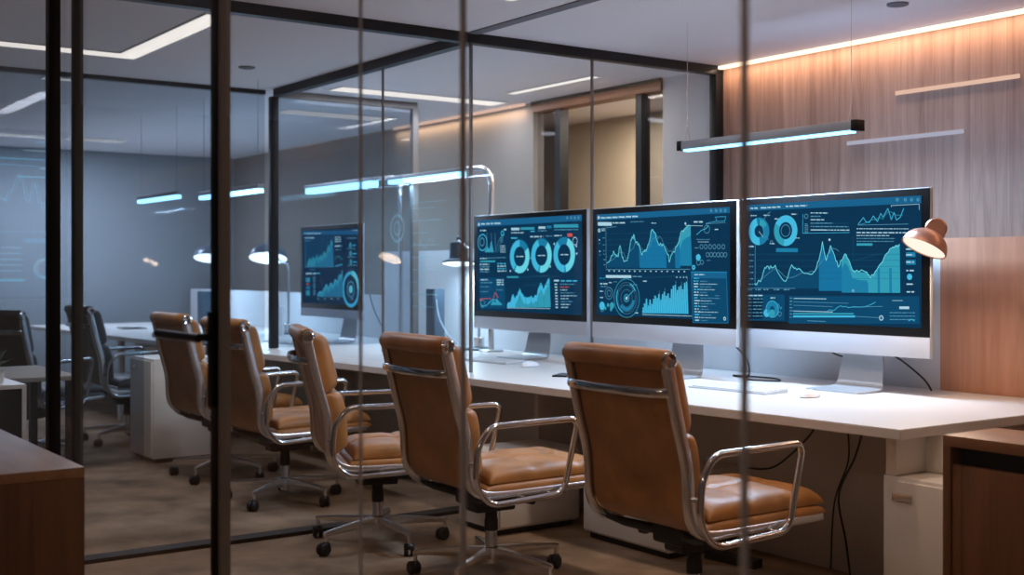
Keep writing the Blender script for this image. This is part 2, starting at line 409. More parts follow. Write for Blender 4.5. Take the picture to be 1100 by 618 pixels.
for x, y, c, q in ((-2.0, -0.25, (255, 238, 224), 1.0), (-1.1, -0.25, (255, 236, 220), 1.0), (-0.2, -0.25, (255, 226, 200), 1.1), (0.7, -0.25, (255, 222, 192), 1.0), (-1.5, -1.6, (255, 224, 196), 0.45), (0.2, -1.6, (255, 216, 184), 0.45)):
    fill_downlight(x, y, 'small round fill light added to the ceiling of the near bay, above the frame', POW['near']*q, c)
strip((-9.6, -1.0), (-9.35, -0.35), 'far ceiling light left of the black door post, crosswise', M['e_strip_dim'], POW['far'], (222, 234, 252))
strip((-9.6, -0.25), (-9.35, 0.3), 'far ceiling light left of the black door post, second of the crosswise pair', M['e_strip_dim'], POW['far'], (222, 234, 252))
strip((0.2, -4.6), (2.2, -4.5), 'unseen fill light added to the lobby ceiling behind the viewer', M['e_strip'], POW['lobby'], (255, 220, 188))  # added out of view as warm fill and for reflections in the chrome

cv = thing('cove_light', 'warm glowing light line along the top of the wood wall', 'cove light', (0.2, 1.92, CEIL))
MB().box((-3.0, -0.018, -0.022), (3.0, 0.018, -0.004)).build('diffuser', M['e_cove'], cv, smooth=False)
MB().box((-3.0, -0.022, -0.004), (3.0, 0.024, 0)).build('rim', M['white_plastic'], cv, smooth=False)
area('light', (0, -0.05, -0.03), 6.0, 0.05, POW['cove'], (255, 206, 164), rot=(math.radians(12), 0, 0), parent=cv)
cv2 = thing('cove_light', 'faint warm light line on the grey wall left of the opening', 'cove light', (-5.9, 1.92, CEIL))
MB().box((-1.0, -0.01, -0.02), (1.0, 0.012, 0)).build('diffuser', M['e_slot'], cv2, smooth=False)
area('light', (0, -0.02, -0.05), 2.0, 0.03, 3, (255, 206, 160), rot=(math.radians(25), 0, 0), parent=cv2)
area('corridor_lamp', (-4.0, 2.55, CEIL-0.03), 1.6, 0.4, POW['corridor'], (255, 236, 212))
for (x0, x1, z, m, lb) in ((-1.496, -0.765, 2.256, 'e_slot', 'upper slim rose glass reflection on the wood wall, built as a glowing bar'), (-1.823, -1.078, 2.012, 'e_reflect_cool', 'lower slim lavender glass reflection on the wood wall, built as a glowing bar')):
    t = thing('reflection_bar', lb, 'light reflection', ((x0+x1)/2, 1.95, z))  # reflections in the glass, built as glowing bars on the wall
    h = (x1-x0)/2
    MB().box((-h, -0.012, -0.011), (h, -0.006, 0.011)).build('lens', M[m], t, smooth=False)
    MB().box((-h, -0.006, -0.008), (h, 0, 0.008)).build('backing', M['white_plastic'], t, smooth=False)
for x, y, lb in ((-1.02, 1.33, 'small round ceiling spot above the wood wall'), (-4.55, -0.49, 'small dark round ceiling spot right of the L-shaped light')):
    t = thing('ceiling_spot', lb, 'spotlight', (x, y, CEIL))
    MB().lathe([(0.035, -0.012), (0.05, -0.008), (0.052, 0)]).build('ring', M['groove'], t)
    MB().lathe([(0.0, -0.008), (0.03, -0.013), (0.034, -0.012)], capped=False).build('lens', M['slate'], t)

# ------------------------------------------------------------------ dashboards on screens
COL = dict(
    base=emit('screen_navy', (12, 54, 84)), head=emit('screen_header', (26, 100, 144)), panel=emit('screen_panel', (14, 74, 110)),
    deep=emit('screen_deep', (8, 40, 64)), grid=emit('screen_grid', (24, 84, 112)), mid=emit('screen_mid', (30, 128, 168)),
    fill=emit('screen_fill', (24, 116, 162)), cyan=emit('screen_cyan', (70, 190, 228)), teal=emit('screen_teal', (52, 160, 184)),
    white=emit('screen_white', (172, 214, 230)), dim=emit('screen_dim', (88, 152, 180)), red=emit('screen_red', (214, 92, 84)),
    aqua=emit('screen_aqua', (110, 222, 236)))

class Dash:
    """drawing on a screen in a reference frame with four corners; u right, v up, screen W x H metres, facing -Y"""
    def __init__(self, TL, TR, BR, BL, W, H, screen, rnd):
        self.c = (TL, TR, BR, BL); self.W, self.H = W, H; self.screen = screen; self.mb = None; self.rng = random.Random(rnd)
    def uv(self, x, y):
        TL, TR, BR, BL = self.c; u = 0.5; v = 0.5
        for _ in range(6):
            top = TL[1]+(TR[1]-TL[1])*u; bot = BL[1]+(BR[1]-BL[1])*u
            v = (bot-y)/(bot-top)
            l = BL[0]+(TL[0]-BL[0])*v; r = BR[0]+(TR[0]-BR[0])*v
            u = (x-l)/(r-l)
        return (u-0.5)*self.W, (v-0.5)*self.H
    def k(self): return self.W/(self.c[1][0]-self.c[0][0])
    def start(self): self.mb = MB(); return self
    def end(self, name): return self.mb.build(name, None, self.screen, smooth=False)
    def poly(self, col, P, lay=1):
        P = [p for i, p in enumerate(P) if i == 0 or (Vector(p)-Vector(P[i-1])).length > 1e-6]
        if len(P) < 3: return
        self.mb.use(COL[col])
        f = self.mb.bm.faces.new([self.mb.bm.verts.new((p[0], -0.0004*lay-0.0004, p[1])) for p in P]); f.material_index = self.mb.mi
        f.normal_update()
        if f.normal.y > 0: f.normal_flip()
    def rect(self, col, x0, y0, x1, y1, lay=1):
        self.poly(col, [self.uv(x0, y0), self.uv(x1, y0), self.uv(x1, y1), self.uv(x0, y1)], lay)
    def line(self, col, pts, wpx=3, lay=3):
        q = [Vector(self.uv(*p)) for p in pts]; hw = wpx*self.k()*0.36
        for a, b in zip(q, q[1:]):
            d = b-a
            if d.length < 1e-5: continue
            d.normalize(); n = Vector((-d.y, d.x))*hw; e = d*hw*0.5
            self.poly(col, [a-e+n, a-e-n, b+e-n, b+e+n], lay)
    def ring(self, col, x, y, r0, r1, a0=0, a1=360, lay=3, n=36):
        c = Vector(self.uv(x, y)); k = self.k(); m = max(3, int(n*(a1-a0)/360))
        for i in range(m):
            t0 = math.radians(a0+(a1-a0)*i/m); t1 = math.radians(a0+(a1-a0)*(i+1)/m)
            d0 = Vector((math.sin(t0), math.cos(t0))); d1 = Vector((math.sin(t1), math.cos(t1)))
            self.poly(col, [c+d0*r0*k, c+d0*r1*k, c+d1*r1*k, c+d1*r0*k] if r0 > 0 else [c, c+d0*r1*k, c+d1*r1*k], lay)
    def text(self, col, x0, y, x1, h, lay=3, slope=0.0):
        """a run of word-like dashes"""
        x = x0; h *= 0.78
        while x < x1:
            l = self.rng.uniform(1.2, 5.0)*h; e = min(x1, x+l)
            self.rect(col, x, y-h/2+slope*(x-x0), e, y+h/2+slope*(x-x0), lay); x = e+h*0.8
    def block(self, col, x0, y0, x1, y1, rows, h):
        for i in range(rows):
            y = y0+(y1-y0)*i/max(1, rows-1)
            self.text(col, x0, y, x0+(x1-x0)*self.rng.uniform(0.5, 1.0), h)
    def areaplot(self, col, pts, base, lay=2):
        for a, b in zip(pts, pts[1:]):
            self.poly(col, [self.uv(a[0], base), self.uv(*a), self.uv(*b), self.uv(b[0], base)], lay)
    def jag(self, pts, amp, n=3):
        out = [pts[0]]
        for a, b in zip(pts, pts[1:]):
            for i in range(1, n):
                t = i/n; out.append((a[0]+(b[0]-a[0])*t, a[1]+(b[1]-a[1])*t+self.rng.uniform(-amp, amp)))
            out.append(b)
        return out

def bars(d, col, x0, x1, base, tops, gap=0.3, lay=3):
    n = len(tops); s = (x1-x0)/n
    for i, t in enumerate(tops):
        b = base+(0 if not isinstance(base, tuple) else 0); d.rect(col, x0+s*i, t, x0+s*(i+1-gap), b, lay)

def dash_right(screen, W, H):
    d = Dash((50, 78), (745, 30), (737, 578), (58, 545), W, H, screen, 11)
    d.start(); d.rect('head', 50, 78, 745, 30+0, 1) if False else None
    d.poly('head', [d.uv(50, 76), d.uv(745, 30), d.uv(745, 62), d.uv(50, 100)], 1)
    for a, b in ((70, 105), (118, 205), (228, 318)): d.text('white', a, 90-0.066*(a-50), b, 7, 3, -0.06)
    for x in (662, 690, 712, 734): d.ring('dim', x, 48, 2, 5)
    d.end('header_bar')
    d.start()
    d.ring('mid', 112, 182, 20, 46, 0, 360); d.ring('cyan', 112, 182, 20, 46, 175, 345, 4); d.ring('teal', 112, 182, 20, 40, 5, 60, 4)
    d.ring('cyan', 228, 178, 28, 50, 15, 380, 3); d.ring('teal', 228, 178, 28, 50, 190, 300, 4); d.ring('dim', 228, 178, 18, 20)
    d.line('white', [(112, 182), (132, 206)], 2, 5); d.line('deep', [(112, 135), (112, 162)], 3, 5)
    for x, y, e in ((72, 118, 100), (132, 116, 160), (252, 110, 275), (180, 130, 200), (160, 232, 182), (272, 208, 286)): d.text('white', x, y, e, 5)
    d.ring('dim', 168, 226, 4, 6); d.ring('dim', 180, 160, 50, 52, -150, -20)
    d.end('donut_chart')
    d.start()
    d.line('cyan', [(300, 110), (300, 188), (485, 184)], 2); d.ring('dim', 314, 118, 6, 8); d.line('grid', [(330, 150), (490, 145)], 2)
    for i in range(6):
        d.text('white' if i in (0, 2, 5) else 'dim', 332, 104+i*14, 332+[70, 40, 55, 90, 150, 60][i], 5); d.text('dim', 308, 150+i*7, 322, 4)
    d.text('white', 332, 174, 485, 5)
    d.text('white', 512, 168, 700, 4)
    for i in range(5): d.text('white' if i < 2 else 'dim', 512, 184+i*12, 512+[180, 120, 140, 135, 60][i], 6 if i == 0 else 4)
    d.rect('teal', 512, 228, 570, 238, 3); d.end('text_panel')
    d.start()
    p = [(518, 150), (538, 122), (548, 140), (560, 142), (575, 115), (590, 138), (602, 104), (610, 120), (628, 84), (640, 130), (650, 100), (658, 132), (672, 120), (684, 84)]
    d.line('cyan', p, 3); d.line('teal', d.jag([(520, 152), (570, 130), (610, 128), (640, 98), (680, 112)], 10), 2)
    d.line('dim', [(518, 153), (700, 148)], 2); d.line('white', [(640, 78), (640, 72), (738, 66), (738, 90)], 2)
    d.end('small_line_chart')
    d.start()
    pts = [(96, 395), (122, 388), (140, 330), (155, 325), (170, 332), (185, 320), (205, 362), (230, 386), (255, 318), (270, 330), (290, 336), (315, 352), (340, 356), (352, 340), (366, 300), (380, 222), (395, 300), (412, 238), (428, 280), (442, 326), (455, 300), (468, 272), (482, 296), (496, 338), (520, 346), (550, 348), (562, 372), (580, 345), (600, 312), (622, 270), (640, 248), (655, 236), (668, 232)]
    for y in (275, 300, 325, 350, 375): d.line('grid', [(98, y), (668, y-2)], 1.5, 2)
    d.line('dim', [(96, 238), (98, 402)], 2.5); d.line('dim', [(60, 414), (270, 415)], 2)
    d.areaplot('panel', pts[:15], 415, 2); d.areaplot('fill', pts[14:21], 425, 2); d.areaplot('teal', pts[20:], 432, 2)
    d.areaplot('mid', [(p[0], p[1]+34) for p in pts[20:26]], 432, 3)
    for x in (478, 510, 545, 588, 630): d.rect('mid', x, 390 if x < 560 else 330, x+9, 432, 3)
    d.line('aqua', d.jag(pts, 9, 3), 3.4, 4); d.line('dim', d.jag([(100, 398), (160, 350), (190, 335), (240, 372), (300, 350), (350, 345), (420, 250), (445, 262)], 7, 3), 2, 4)
    d.rect('mid', 188, 250, 280, 266, 3)
    for y in (245, 278, 302, 326, 350, 376, 398): d.text('dim', 68, y, 90, 5)
    d.text('white', 66, 244, 92, 7)
    for x in (60, 100, 135, 180, 222): d.text('dim', x, 420, x+24, 6)
    d.line('grid', [(500, 200), (498, 300), (600, 270)], 2); d.ring('white', 408, 214, 0, 4); d.ring('white', 498, 424, 0, 5)
    d.end('area_chart')
    d.start()
    for i, y in enumerate((205, 252, 275, 305, 340, 396, 428)): d.text('white', 690, y, 716, 7)
    d.ring('cyan', 701, 366, 0, 9); d.rect('mid', 690, 264, 722, 284, 2); d.rect('mid', 690, 296, 722, 316, 2); d.line('aqua', [(700, 205), (720, 240), (695, 250)], 2)
    d.end('status_graphic')
    d.start()
    d.rect('panel', 58, 440, 226, 546, 1); d.rect('deep', 62, 452, 132, 540, 2)
    for i in range(6): d.text('dim', 66, 458+i*14, 84, 5); d.text('dim', 90, 458+i*14, 132, 5)
    d.text('white', 66, 444, 134, 6); d.text('white', 166, 454, 186, 6)
    d.ring('cyan', 150, 516, 0, 13); d.ring('mid', 174, 500, 10, 26); d.ring('cyan', 174, 500, 26, 28); d.ring('teal', 174, 516, 0, 12, 0, 360, 4); d.ring('dim', 206, 520, 6, 8); d.line('cyan', [(190, 505), (200, 478), (210, 500), (216, 490)], 2)
    d.end('gauge_panel')
    d.start()
    d.rect('panel', 244, 446, 732, 560, 1)
    for i in range(7): d.text('dim', 248, 455+i*13, 258, 5)
    d.line('white', [(264, 456), (395, 458)], 3); d.line('dim', [(264, 470), (480, 476)], 2); d.line('dim', [(264, 484), (420, 490)], 2)
    d.line('cyan', d.jag([(400, 508), (430, 502), (450, 486), (480, 494), (540, 490), (580, 470)], 4, 3), 2.5); d.line('dim', [(500, 492), (606, 488)], 2); d.line('white', [(640, 464), (676, 464)], 2)
    d.rect('teal', 262, 516, 500, 522, 3); d.rect('cyan', 262, 526, 505, 534, 3); d.line('white', [(262, 508), (420, 512)], 3); d.line('dim', [(506, 530), (610, 536)], 2)
    d.ring('white', 600, 536, 5, 8); d.rect('white', 664, 488, 698, 499, 3)
    for i in range(3): d.text('dim', 630, 514+i*14, 720, 4)
    d.line('cyan', [(695, 548), (705, 540), (715, 548)], 3); d.line('dim', [(320, 548), (392, 551)], 3)
    d.end('list_panel')

def dash_middle(screen, W, H):
    d = Dash((36, 62), (706, 24), (690, 592), (14, 570), W, H, screen, 5)
    d.start(); d.poly('head', [d.uv(36, 62), d.uv(706, 24), d.uv(706, 54), d.uv(36, 92)], 1)
    d.text('white', 60, 78, 262, 9, 3, -0.045); d.ring('white', 48, 77, 0, 6)
    for x in (622, 645, 666, 686): d.ring('dim', x, 42, 2, 5)
    d.end('header_bar')
    d.start()
    d.rect('white', 42, 100, 120, 118, 3); d.text('white', 126, 104, 195, 8, 3, -0.03); d.text('dim', 222, 98, 292, 5, 3, -0.03); d.text('white', 332, 104, 356, 5)
    for y in (134, 142): d.text('white', 62, y, 80, 6)
    for y in (180, 215, 245, 262, 290, 316): d.text('dim', 66, y, 78, 5)
    d.ring('white', 48, 142, 3, 7)
    for y in (190, 248): d.text('white', 44, y, 50, 9); d.text('dim', 44, y+18, 50, 5)
    d.end('axis_graphic')
    d.start()
    top = [(86, 308), (105, 290), (125, 246), (135, 262), (150, 275), (158, 228), (164, 228), (172, 280), (182, 300), (195, 296), (210, 250), (222, 188), (232, 178), (240, 166), (248, 205), (262, 210), (278, 266), (290, 250), (305, 232), (318, 196), (328, 150), (336, 136), (348, 152), (358, 190), (370, 215), (385, 210), (400, 240), (412, 262), (416, 300), (428, 262), (444, 250), (455, 220), (468, 188), (484, 142), (500, 130), (524, 116)]
    for y in (160, 190, 215, 245, 275, 300): d.line('grid', [(86, y), (520, y-14)], 1.5, 2)
    d.line('dim', [(86, 126), (80, 340), (516, 336)], 2.5); d.line('dim', [(90, 128), (146, 122)], 2); d.line('white', [(500, 116), (580, 118)], 2)
    d.areaplot('fill', top[15:27], 330, 2); d.areaplot('panel', top[:16], 330, 2); d.areaplot('panel', top[26:31], 330, 2); d.areaplot('fill', top[30:33], 330, 2); d.areaplot('teal', top[32:], 318, 2)
    d.areaplot('mid', [(p[0], p[1]+50) for p in top[32:]], 318, 3)
    d.line('aqua', d.jag(top, 10, 3), 3.6, 5); d.line('dim', d.jag([(90, 305), (160, 250), (200, 280), (245, 200), (300, 240), (345, 180), (370, 170), (400, 220), (430, 250), (480, 170), (520, 130)], 14, 4), 2, 4)
    for i in range(15): d.rect('white', 92+i*28, 344, 99+i*28, 350, 3)
    d.ring('white', 500, 106, 0, 4); d.ring('cyan', 532, 326, 3, 8)
    d.end('line_chart')
    d.start()
    d.text('white', 540, 98, 582, 9); d.line('cyan', [(596, 106), (648, 94), (640, 74), (688, 72), (682, 94), (650, 96)], 2); d.line('dim', [(596, 108), (686, 102)], 2)
    d.line('cyan', [(552, 162), (575, 140), (596, 132), (606, 120)], 3); d.ring('dim', 600, 135, 12, 14); d.text('white', 636, 136, 652, 6)
    d.text('dim', 550, 186, 612, 4); d.text('white', 556, 198, 606, 3)
    for j in range(2):
        for i in range(6): d.ring('dim', 572+i*20 if j == 0 else 600+i*16, 222 if j == 0 else 262, 6, 8)
    d.text('dim', 540, 228, 560, 5); d.ring('cyan', 556, 276, 0, 11); d.ring('dim', 556, 300, 8, 10); d.ring('dim', 572, 300, 6, 8); d.text('dim', 596, 290, 612, 4)
    d.end('glyph_graphic')
    d.start()
    d.text('mid', 40, 384, 70, 8); d.rect('white', 76, 368, 216, 382, 3); d.text('dim', 224, 374, 272, 7)
    d.text('white', 42, 412, 84, 7); d.text('dim', 44, 426, 82, 5); d.text('white', 92, 406, 110, 6); d.text('dim', 118, 402, 136, 4)
    for y in (450, 482): d.text('white', 38, y, 58, 6)
    d.ring('dim', 90, 460, 20, 22); d.ring('dim', 90, 460, 10, 12); d.ring('cyan', 48, 524, 0, 15); d.ring('dim', 48, 540, 8, 10)
    for x, y, r in ((66, 536, 6), (82, 520, 7), (98, 542, 6), (104, 522, 12)): d.ring('teal', x, y, 0, r)
    d.end('small_gauges')
    d.start()
    for r0, r1, c in ((67.5, 69, 'cyan'), (55, 56, 'dim'), (46, 47.2, 'dim'), (30, 31, 'dim'), (12, 14, 'cyan')): d.ring(c, 186, 484, r0, r1)
    d.ring('cyan', 186, 484, 52, 56, 20, 60, 4); d.ring('cyan', 186, 484, 52, 56, 200, 300, 4); d.ring('white', 186, 484, 0, 6); d.line('cyan', [(186, 484), (226, 444)], 3); d.ring('mid', 186, 484, 33, 44, 100, 230, 3)
    d.text('dim', 222, 416, 246, 5); d.text('white', 230, 558, 246, 6)
    d.end('radar_dial')
    d.start()
    tops = [530, 510, 486, 520, 490, 512, 486, 470, 482, 462, 490, 462, 450, 470, 458, 480, 436, 420, 414, 440, 424, 418, 436, 404, 398]
    bars(d, 'cyan', 270, 502, 558, tops, 0.25); bars(d, 'mid', 266, 500, 560, [t+16 for t in tops], 0.1, 2)
    for i, t in enumerate(tops[::3]): d.line('dim', [(276+i*28, t-18), (276+i*28, t)], 2)
    d.line('white', [(268, 566), (515, 570)], 2.5); d.text('white', 278, 397, 298, 6); d.line('grid', [(280, 380), (505, 366)], 2)
    for x in (446, 464, 480, 494): d.text('white', x, 376, x+6, 6)
    d.end('bar_chart')
    d.start()
    d.rect('head', 518, 348, 684, 604, 1); d.rect('mid', 518, 346, 684, 352, 2); d.rect('panel', 522, 380, 680, 600, 2)
    d.text('white', 534, 362, 584, 6)
    d.text('cyan', 532, 380, 556, 6)
    for i in range(15):
        y = 394+i*14
        d.text('white' if i % 3 else 'cyan', 530, y, 530+[22, 26, 20, 28][i % 4], 7); d.text('white' if i % 2 else 'dim', 560, y+1, 560+[36, 80, 50, 68, 30][i % 5], 4)
    d.text('dim', 628, 466, 648, 4); d.text('dim', 626, 480, 650, 4); d.ring('white', 668, 580, 3, 6)
    d.end('list_panel')

def dash_left(screen, W, H):
    d = Dash((60, 112), (556, 88), (536, 574), (44, 548), W, H, screen, 9)
    d.start(); d.poly('head', [d.uv(60, 112), d.uv(556, 88), d.uv(556, 118), d.uv(60, 142)], 1)
    d.ring('white', 70, 130, 0, 5); d.text('white', 82, 128, 185, 9, 3, -0.04)
    for x in (494, 511, 527, 543): d.ring('dim', x, 103, 1, 4)
    d.end('header_bar')
    d.start()
    d.text('white', 76, 160, 106, 8); d.text('white', 198, 156, 210, 9)
    d.ring('cyan', 86, 218, 22, 25); d.ring('dim', 84, 215, 10, 13)
    d.line('cyan', [(98, 262), (112, 240), (118, 262), (132, 215), (140, 262)], 3); d.areaplot('teal', [(96, 264), (112, 244), (120, 256), (132, 226), (142, 264)], 266, 2)
    for x in (110, 133, 152): d.line('dim', [(x, 172), (x, 264)], 2)
    d.line('dim', [(150, 266), (170, 210), (190, 180)], 2); d.line('teal', [(160, 266), (180, 220), (200, 176)], 2); d.ring('cyan', 190, 174, 5, 8)
    for i in range(4): d.text('white', 176, 236+i*10, 202, 5)
    for i in range(3): d.text('dim', 176, 196+i*10, 192, 4)
    d.end('combo_chart')
    d.start()
    d.text('white', 70, 296, 106, 7); d.text('dim', 110, 294, 200, 5, 3, -0.02); d.rect('teal', 70, 306, 148, 315, 3)
    for i in range(4): d.text('white' if i % 2 == 0 else 'dim', 68, 325+i*12, 116, 7); d.text('white' if i % 2 else 'cyan', 158, 322+i*12, 202, 7)
    d.end('stat_list')
    d.start()
    d.rect('white', 234, 148, 274, 160, 3); d.rect('teal', 280, 146, 345, 158, 3); d.rect('white', 364, 143, 396, 154, 3); d.rect('mid', 402, 140, 424, 152, 3); d.rect('teal', 434, 134, 540, 150, 3)
    d.text('white', 234, 172, 296, 6); d.text('cyan', 326, 166, 346, 6); d.text('dim', 362, 164, 400, 6); d.text('dim', 436, 160, 538, 6)
    d.text('cyan', 232, 198, 266, 8); d.text('white', 324, 192, 384, 8); d.text('dim', 396, 190, 424, 5); d.text('white', 434, 188, 466, 7)
    d.rect('red', 492, 178, 513, 194, 3); d.ring('white', 523, 216, 9, 11)
    d.end('tab_bar')
    d.start()
    for x, y, a in ((270, 288, 60), (372, 284, 40), (474, 281, 20)):
        d.ring('mid', x, y, 28, 47); d.ring('aqua', x, y, 28, 47, a, a+150, 4); d.ring('cyan', x, y, 28, 47, a+158, a+300, 4); d.text('white', x-16, y, x+18, 6)
        d.ring('grid', x, y, 49, 50)
    for x, y in ((222, 358), (306, 352), (410, 338), (432, 228), (528, 240), (528, 276)): d.ring('white', x, y, 0, 3)
    d.line('white', [(320, 296), (330, 296)], 3)
    d.end('donut_chart')
    d.start()
    d.rect('panel', 62, 390, 190, 540, 1); d.text('white', 70, 400, 108, 7); d.text('dim', 70, 414, 130, 6); d.text('dim', 68, 434, 112, 5)
    for i in range(3): d.text('white', 152, 402+i*11, 186, 7)
    d.text('dim', 68, 458, 106, 5); d.text('dim', 150, 450, 184, 5)
    d.line('red', [(132, 492), (142, 462), (156, 488)], 3); d.line('cyan', [(64, 512), (72, 528), (95, 526), (112, 510), (128, 496), (150, 500), (172, 520)], 3); d.ring('red', 66, 498, 0, 4)
    d.areaplot('teal', [(118, 520), (130, 498), (140, 512), (150, 490), (160, 515), (174, 520)], 524, 2); d.text('red', 70, 492, 118, 4); d.ring('dim', 76, 516, 10, 12)
    d.end('trend_panel')
    d.start()
    d.rect('teal', 204, 384, 260, 392, 3); d.line('grid', [(262, 390), (404, 382)], 2); d.line('grid', [(280, 430), (404, 424)], 2)
    q = [(200, 520), (212, 510), (220, 500), (226, 478), (234, 476), (240, 492), (248, 478), (256, 458), (264, 440), (274, 470), (284, 488), (296, 490), (308, 488), (318, 478), (324, 490), (334, 476), (344, 478), (352, 440), (360, 424), (366, 418), (374, 448), (384, 424), (394, 406), (404, 396)]
    d.areaplot('cyan', d.jag(q, 7, 2), 536, 2); d.areaplot('teal', [(p[0], p[1]+30) for p in q[5:]], 536, 3)
    for x in (262, 290, 316, 346, 376): d.line('fill', [(x, 480), (x, 536)], 2, 4)
    d.line('white', [(198, 538), (402, 542)], 2)
    d.end('histogram')
    d.start()
    d.rect('white', 424, 402, 446, 410, 3); d.text('cyan', 454, 408, 524, 8)
    for i in range(9):
        y = 424+i*14; d.rect('white', 426, y-3, 437, y+3, 3); d.text('red' if i == 1 else ('white' if i % 3 else 'dim'), 450, y, 450+[64, 40, 30, 60, 70, 36, 52, 40, 30][i], 5)
    d.end('list_panel')

def dash_far(screen, W, H):
    d = Dash((84, 76), (342, 66), (330, 346), (78, 336), W, H, screen, 3)
    d.start(); d.rect('head', 84, 76, 342, 92, 1); d.text('white', 92, 86, 172, 6); d.text('white', 314, 76, 338, 4); d.end('header_bar')
    d.start()
    d.rect('panel', 90, 96, 232, 212, 1); d.text('white', 94, 102, 140, 6); d.text('dim', 94, 112, 120, 5)
    q = [(104, 195), (116, 172), (124, 185), (134, 168), (142, 180), (150, 158), (158, 176), (168, 160), (176, 170), (186, 150), (194, 160), (204, 128), (212, 138), (220, 108), (226, 112)]
    d.areaplot('teal', d.jag(q, 6, 2), 206, 2); d.areaplot('mid', [(p[0], p[1]+20) for p in q[4:]], 206, 3); d.line('dim', [(96, 120), (96, 206), (228, 206)], 2)
    d.end('area_chart')
    d.start()
    for i in range(3): d.text('white', 236, 100+i*8, 264, 5)
    d.text('white', 236, 132, 266, 7); d.text('dim', 236, 146, 262, 4); d.line('teal', d.jag([(236, 180), (250, 170), (268, 178)], 5, 3), 2); d.line('cyan', [(236, 205), (266, 198)], 3)
    d.text('dim', 290, 104, 330, 5)
    for y in (130, 160, 190): d.ring('teal', 304, y, 0, 6); d.text('cyan', 314, y, 330, 5); d.text('dim', 290, y+12, 326, 4)
    d.end('metric_graphic')
    d.start()
    d.rect('mid', 118, 215, 140, 219, 2); d.text('white', 96, 231, 146, 8); d.text('cyan', 148, 230, 168, 6)
    d.rect('teal', 96, 246, 116, 262, 3); d.rect('red', 98, 266, 112, 272, 3); d.rect('mid', 96, 276, 116, 288, 3); d.rect('teal', 96, 292, 114, 310, 3)
    for y in (252, 276, 300): d.ring('dim', 136, y, 3, 6)
    d.end('stat_list')
    d.start()
    q = [(150, 308), (162, 296), (172, 300), (184, 282), (194, 270), (202, 286), (212, 264), (222, 276), (234, 252), (244, 262), (252, 236), (260, 240), (266, 222)]
    d.areaplot('teal', q, 312, 2); d.areaplot('mid', [(p[0], p[1]+18) for p in q[1:]], 312, 3); d.line('cyan', q, 3, 4); d.line('dim', [(148, 313), (268, 315)], 2)
    for i in range(6): d.text('white', 150+i*30, 322, 158+i*30, 4)
    d.ring('cyan', 300, 288, 30, 37); d.ring('dim', 300, 288, 14, 17); d.ring('aqua', 300, 288, 0, 8); d.ring('aqua', 300, 288, 28, 39, 10, 90, 4)
    d.end('trend_chart')

# ------------------------------------------------------------------ computer monitors
def monitor(label, x0, x1, y, ztop, zbot, zchin, foot_x, draw, cable=True):
    """all-in-one computer: black glass front, pale chin, slim shell, bent foot"""
    W = x1-x0; cx = (x0+x1)/2
    t = thing('computer_monitor', label, 'monitor', (cx, y, 0.74), 0, 'large monitors along the desk')
    z0, z1, zc = zbot-0.74, ztop-0.74, zchin-0.74
    sh = MB()
    # shell: slim edge, bulging back
    n = 12; rings = []
    prof = [(0.0, 0.0, 0.0), (0.002, 0.012, 0.004), (0.02, 0.024, 0.03), (0.10, 0.05, 0.14), (0.30, 0.07, 0.24)]
    sh.box((-W/2, 0.004, z0), (W/2, 0.026, z1), 0.008, 3)
    sh.prism([(-W*0.36, z0+0.06), (W*0.36, z0+0.06), (W*0.36, z1-0.10), (-W*0.36, z1-0.10)], 'y', 0.026, 0.045)
    sh.prism([(-W*0.22, z0+0.10), (W*0.22, z0+0.10), (W*0.22, z1-0.18), (-W*0.22, z1-0.18)], 'y', 0.045, 0.062)
    sh.build('shell', M['alu'], t)
    MB().box((-W/2+0.001, 0.0, z0+0.001), (W/2-0.001, 0.006, zc), 0.001).build('chin', M['alu_chin'], t)
    MB().box((-W/2+0.003, -0.001, zc), (W/2-0.003, 0.006, z1-0.004), 0.0015).build('bezel', M['black'], t)
    SW, SH = W-0.085, (z1-zc)-0.075
    scr = MB().box((-SW/2, 0, -SH/2), (SW/2, 0.001, SH/2)).build('screen', COL['base'], t, smooth=False)
    scr.location = (0, -0.0022, (z1+zc)/2+0.002)
    draw(scr, SW, SH)
    fx = foot_x-cx
    st = MB()
    pr = fillet([(0.075, 0.30), (0.075, 0.16), (0.045, 0.012), (-0.15, 0.006)], [0, 0.08, 0.03, 0], 6)
    pts = [(p[0], p[1]) for p in [(q.x, q.y) for q in [Vector((a.x, a.y, 0)) for a in pr]]]
    th = 0.007; outer = []
    for i, p in enumerate(pts):
        a = Vector(pts[max(0, i-1)]); b = Vector(pts[min(len(pts)-1, i+1)]); d = (b-a).normalized(); nrm = Vector((d.y, -d.x))
        outer.append((p[0]-nrm.x*th, p[1]-nrm.y*th))
    half = [0.10 + 0.05*(i/(len(pts)-1)) for i in range(len(pts))]
    V = [[st.bm.verts.new((fx+s*h, q[0], max(q[1], 0.0))) for s in (-1, 1)] for h, q in zip(half, pts)]
    U = [[st.bm.verts.new((fx+s*h, q[0], q[1])) for s in (-1, 1)] for h, q in zip(half, outer)]
    fs = []
    for i in range(len(pts)-1):
        fs += [st.bm.faces.new((V[i][0], V[i][1], V[i+1][1], V[i+1][0])), st.bm.faces.new((U[i][0], U[i+1][0], U[i+1][1], U[i][1])),
               st.bm.faces.new((V[i][0], V[i+1][0], U[i+1][0], U[i][0])), st.bm.faces.new((V[i][1], U[i][1], U[i+1][1], V[i+1][1]))]
    fs += [st.bm.faces.new((V[0][0], U[0][0], U[0][1], V[0][1])), st.bm.faces.new((V[-1][0], V[-1][1], U[-1][1], U[-1][0]))]
    lo = min(v.co.z for v in st.bm.verts)
    for v in st.bm.verts: v.co.z -= lo
    bmesh.ops.recalc_face_normals(st.bm, faces=fs)
    st.build('stand', M['steel'], t)
    return t

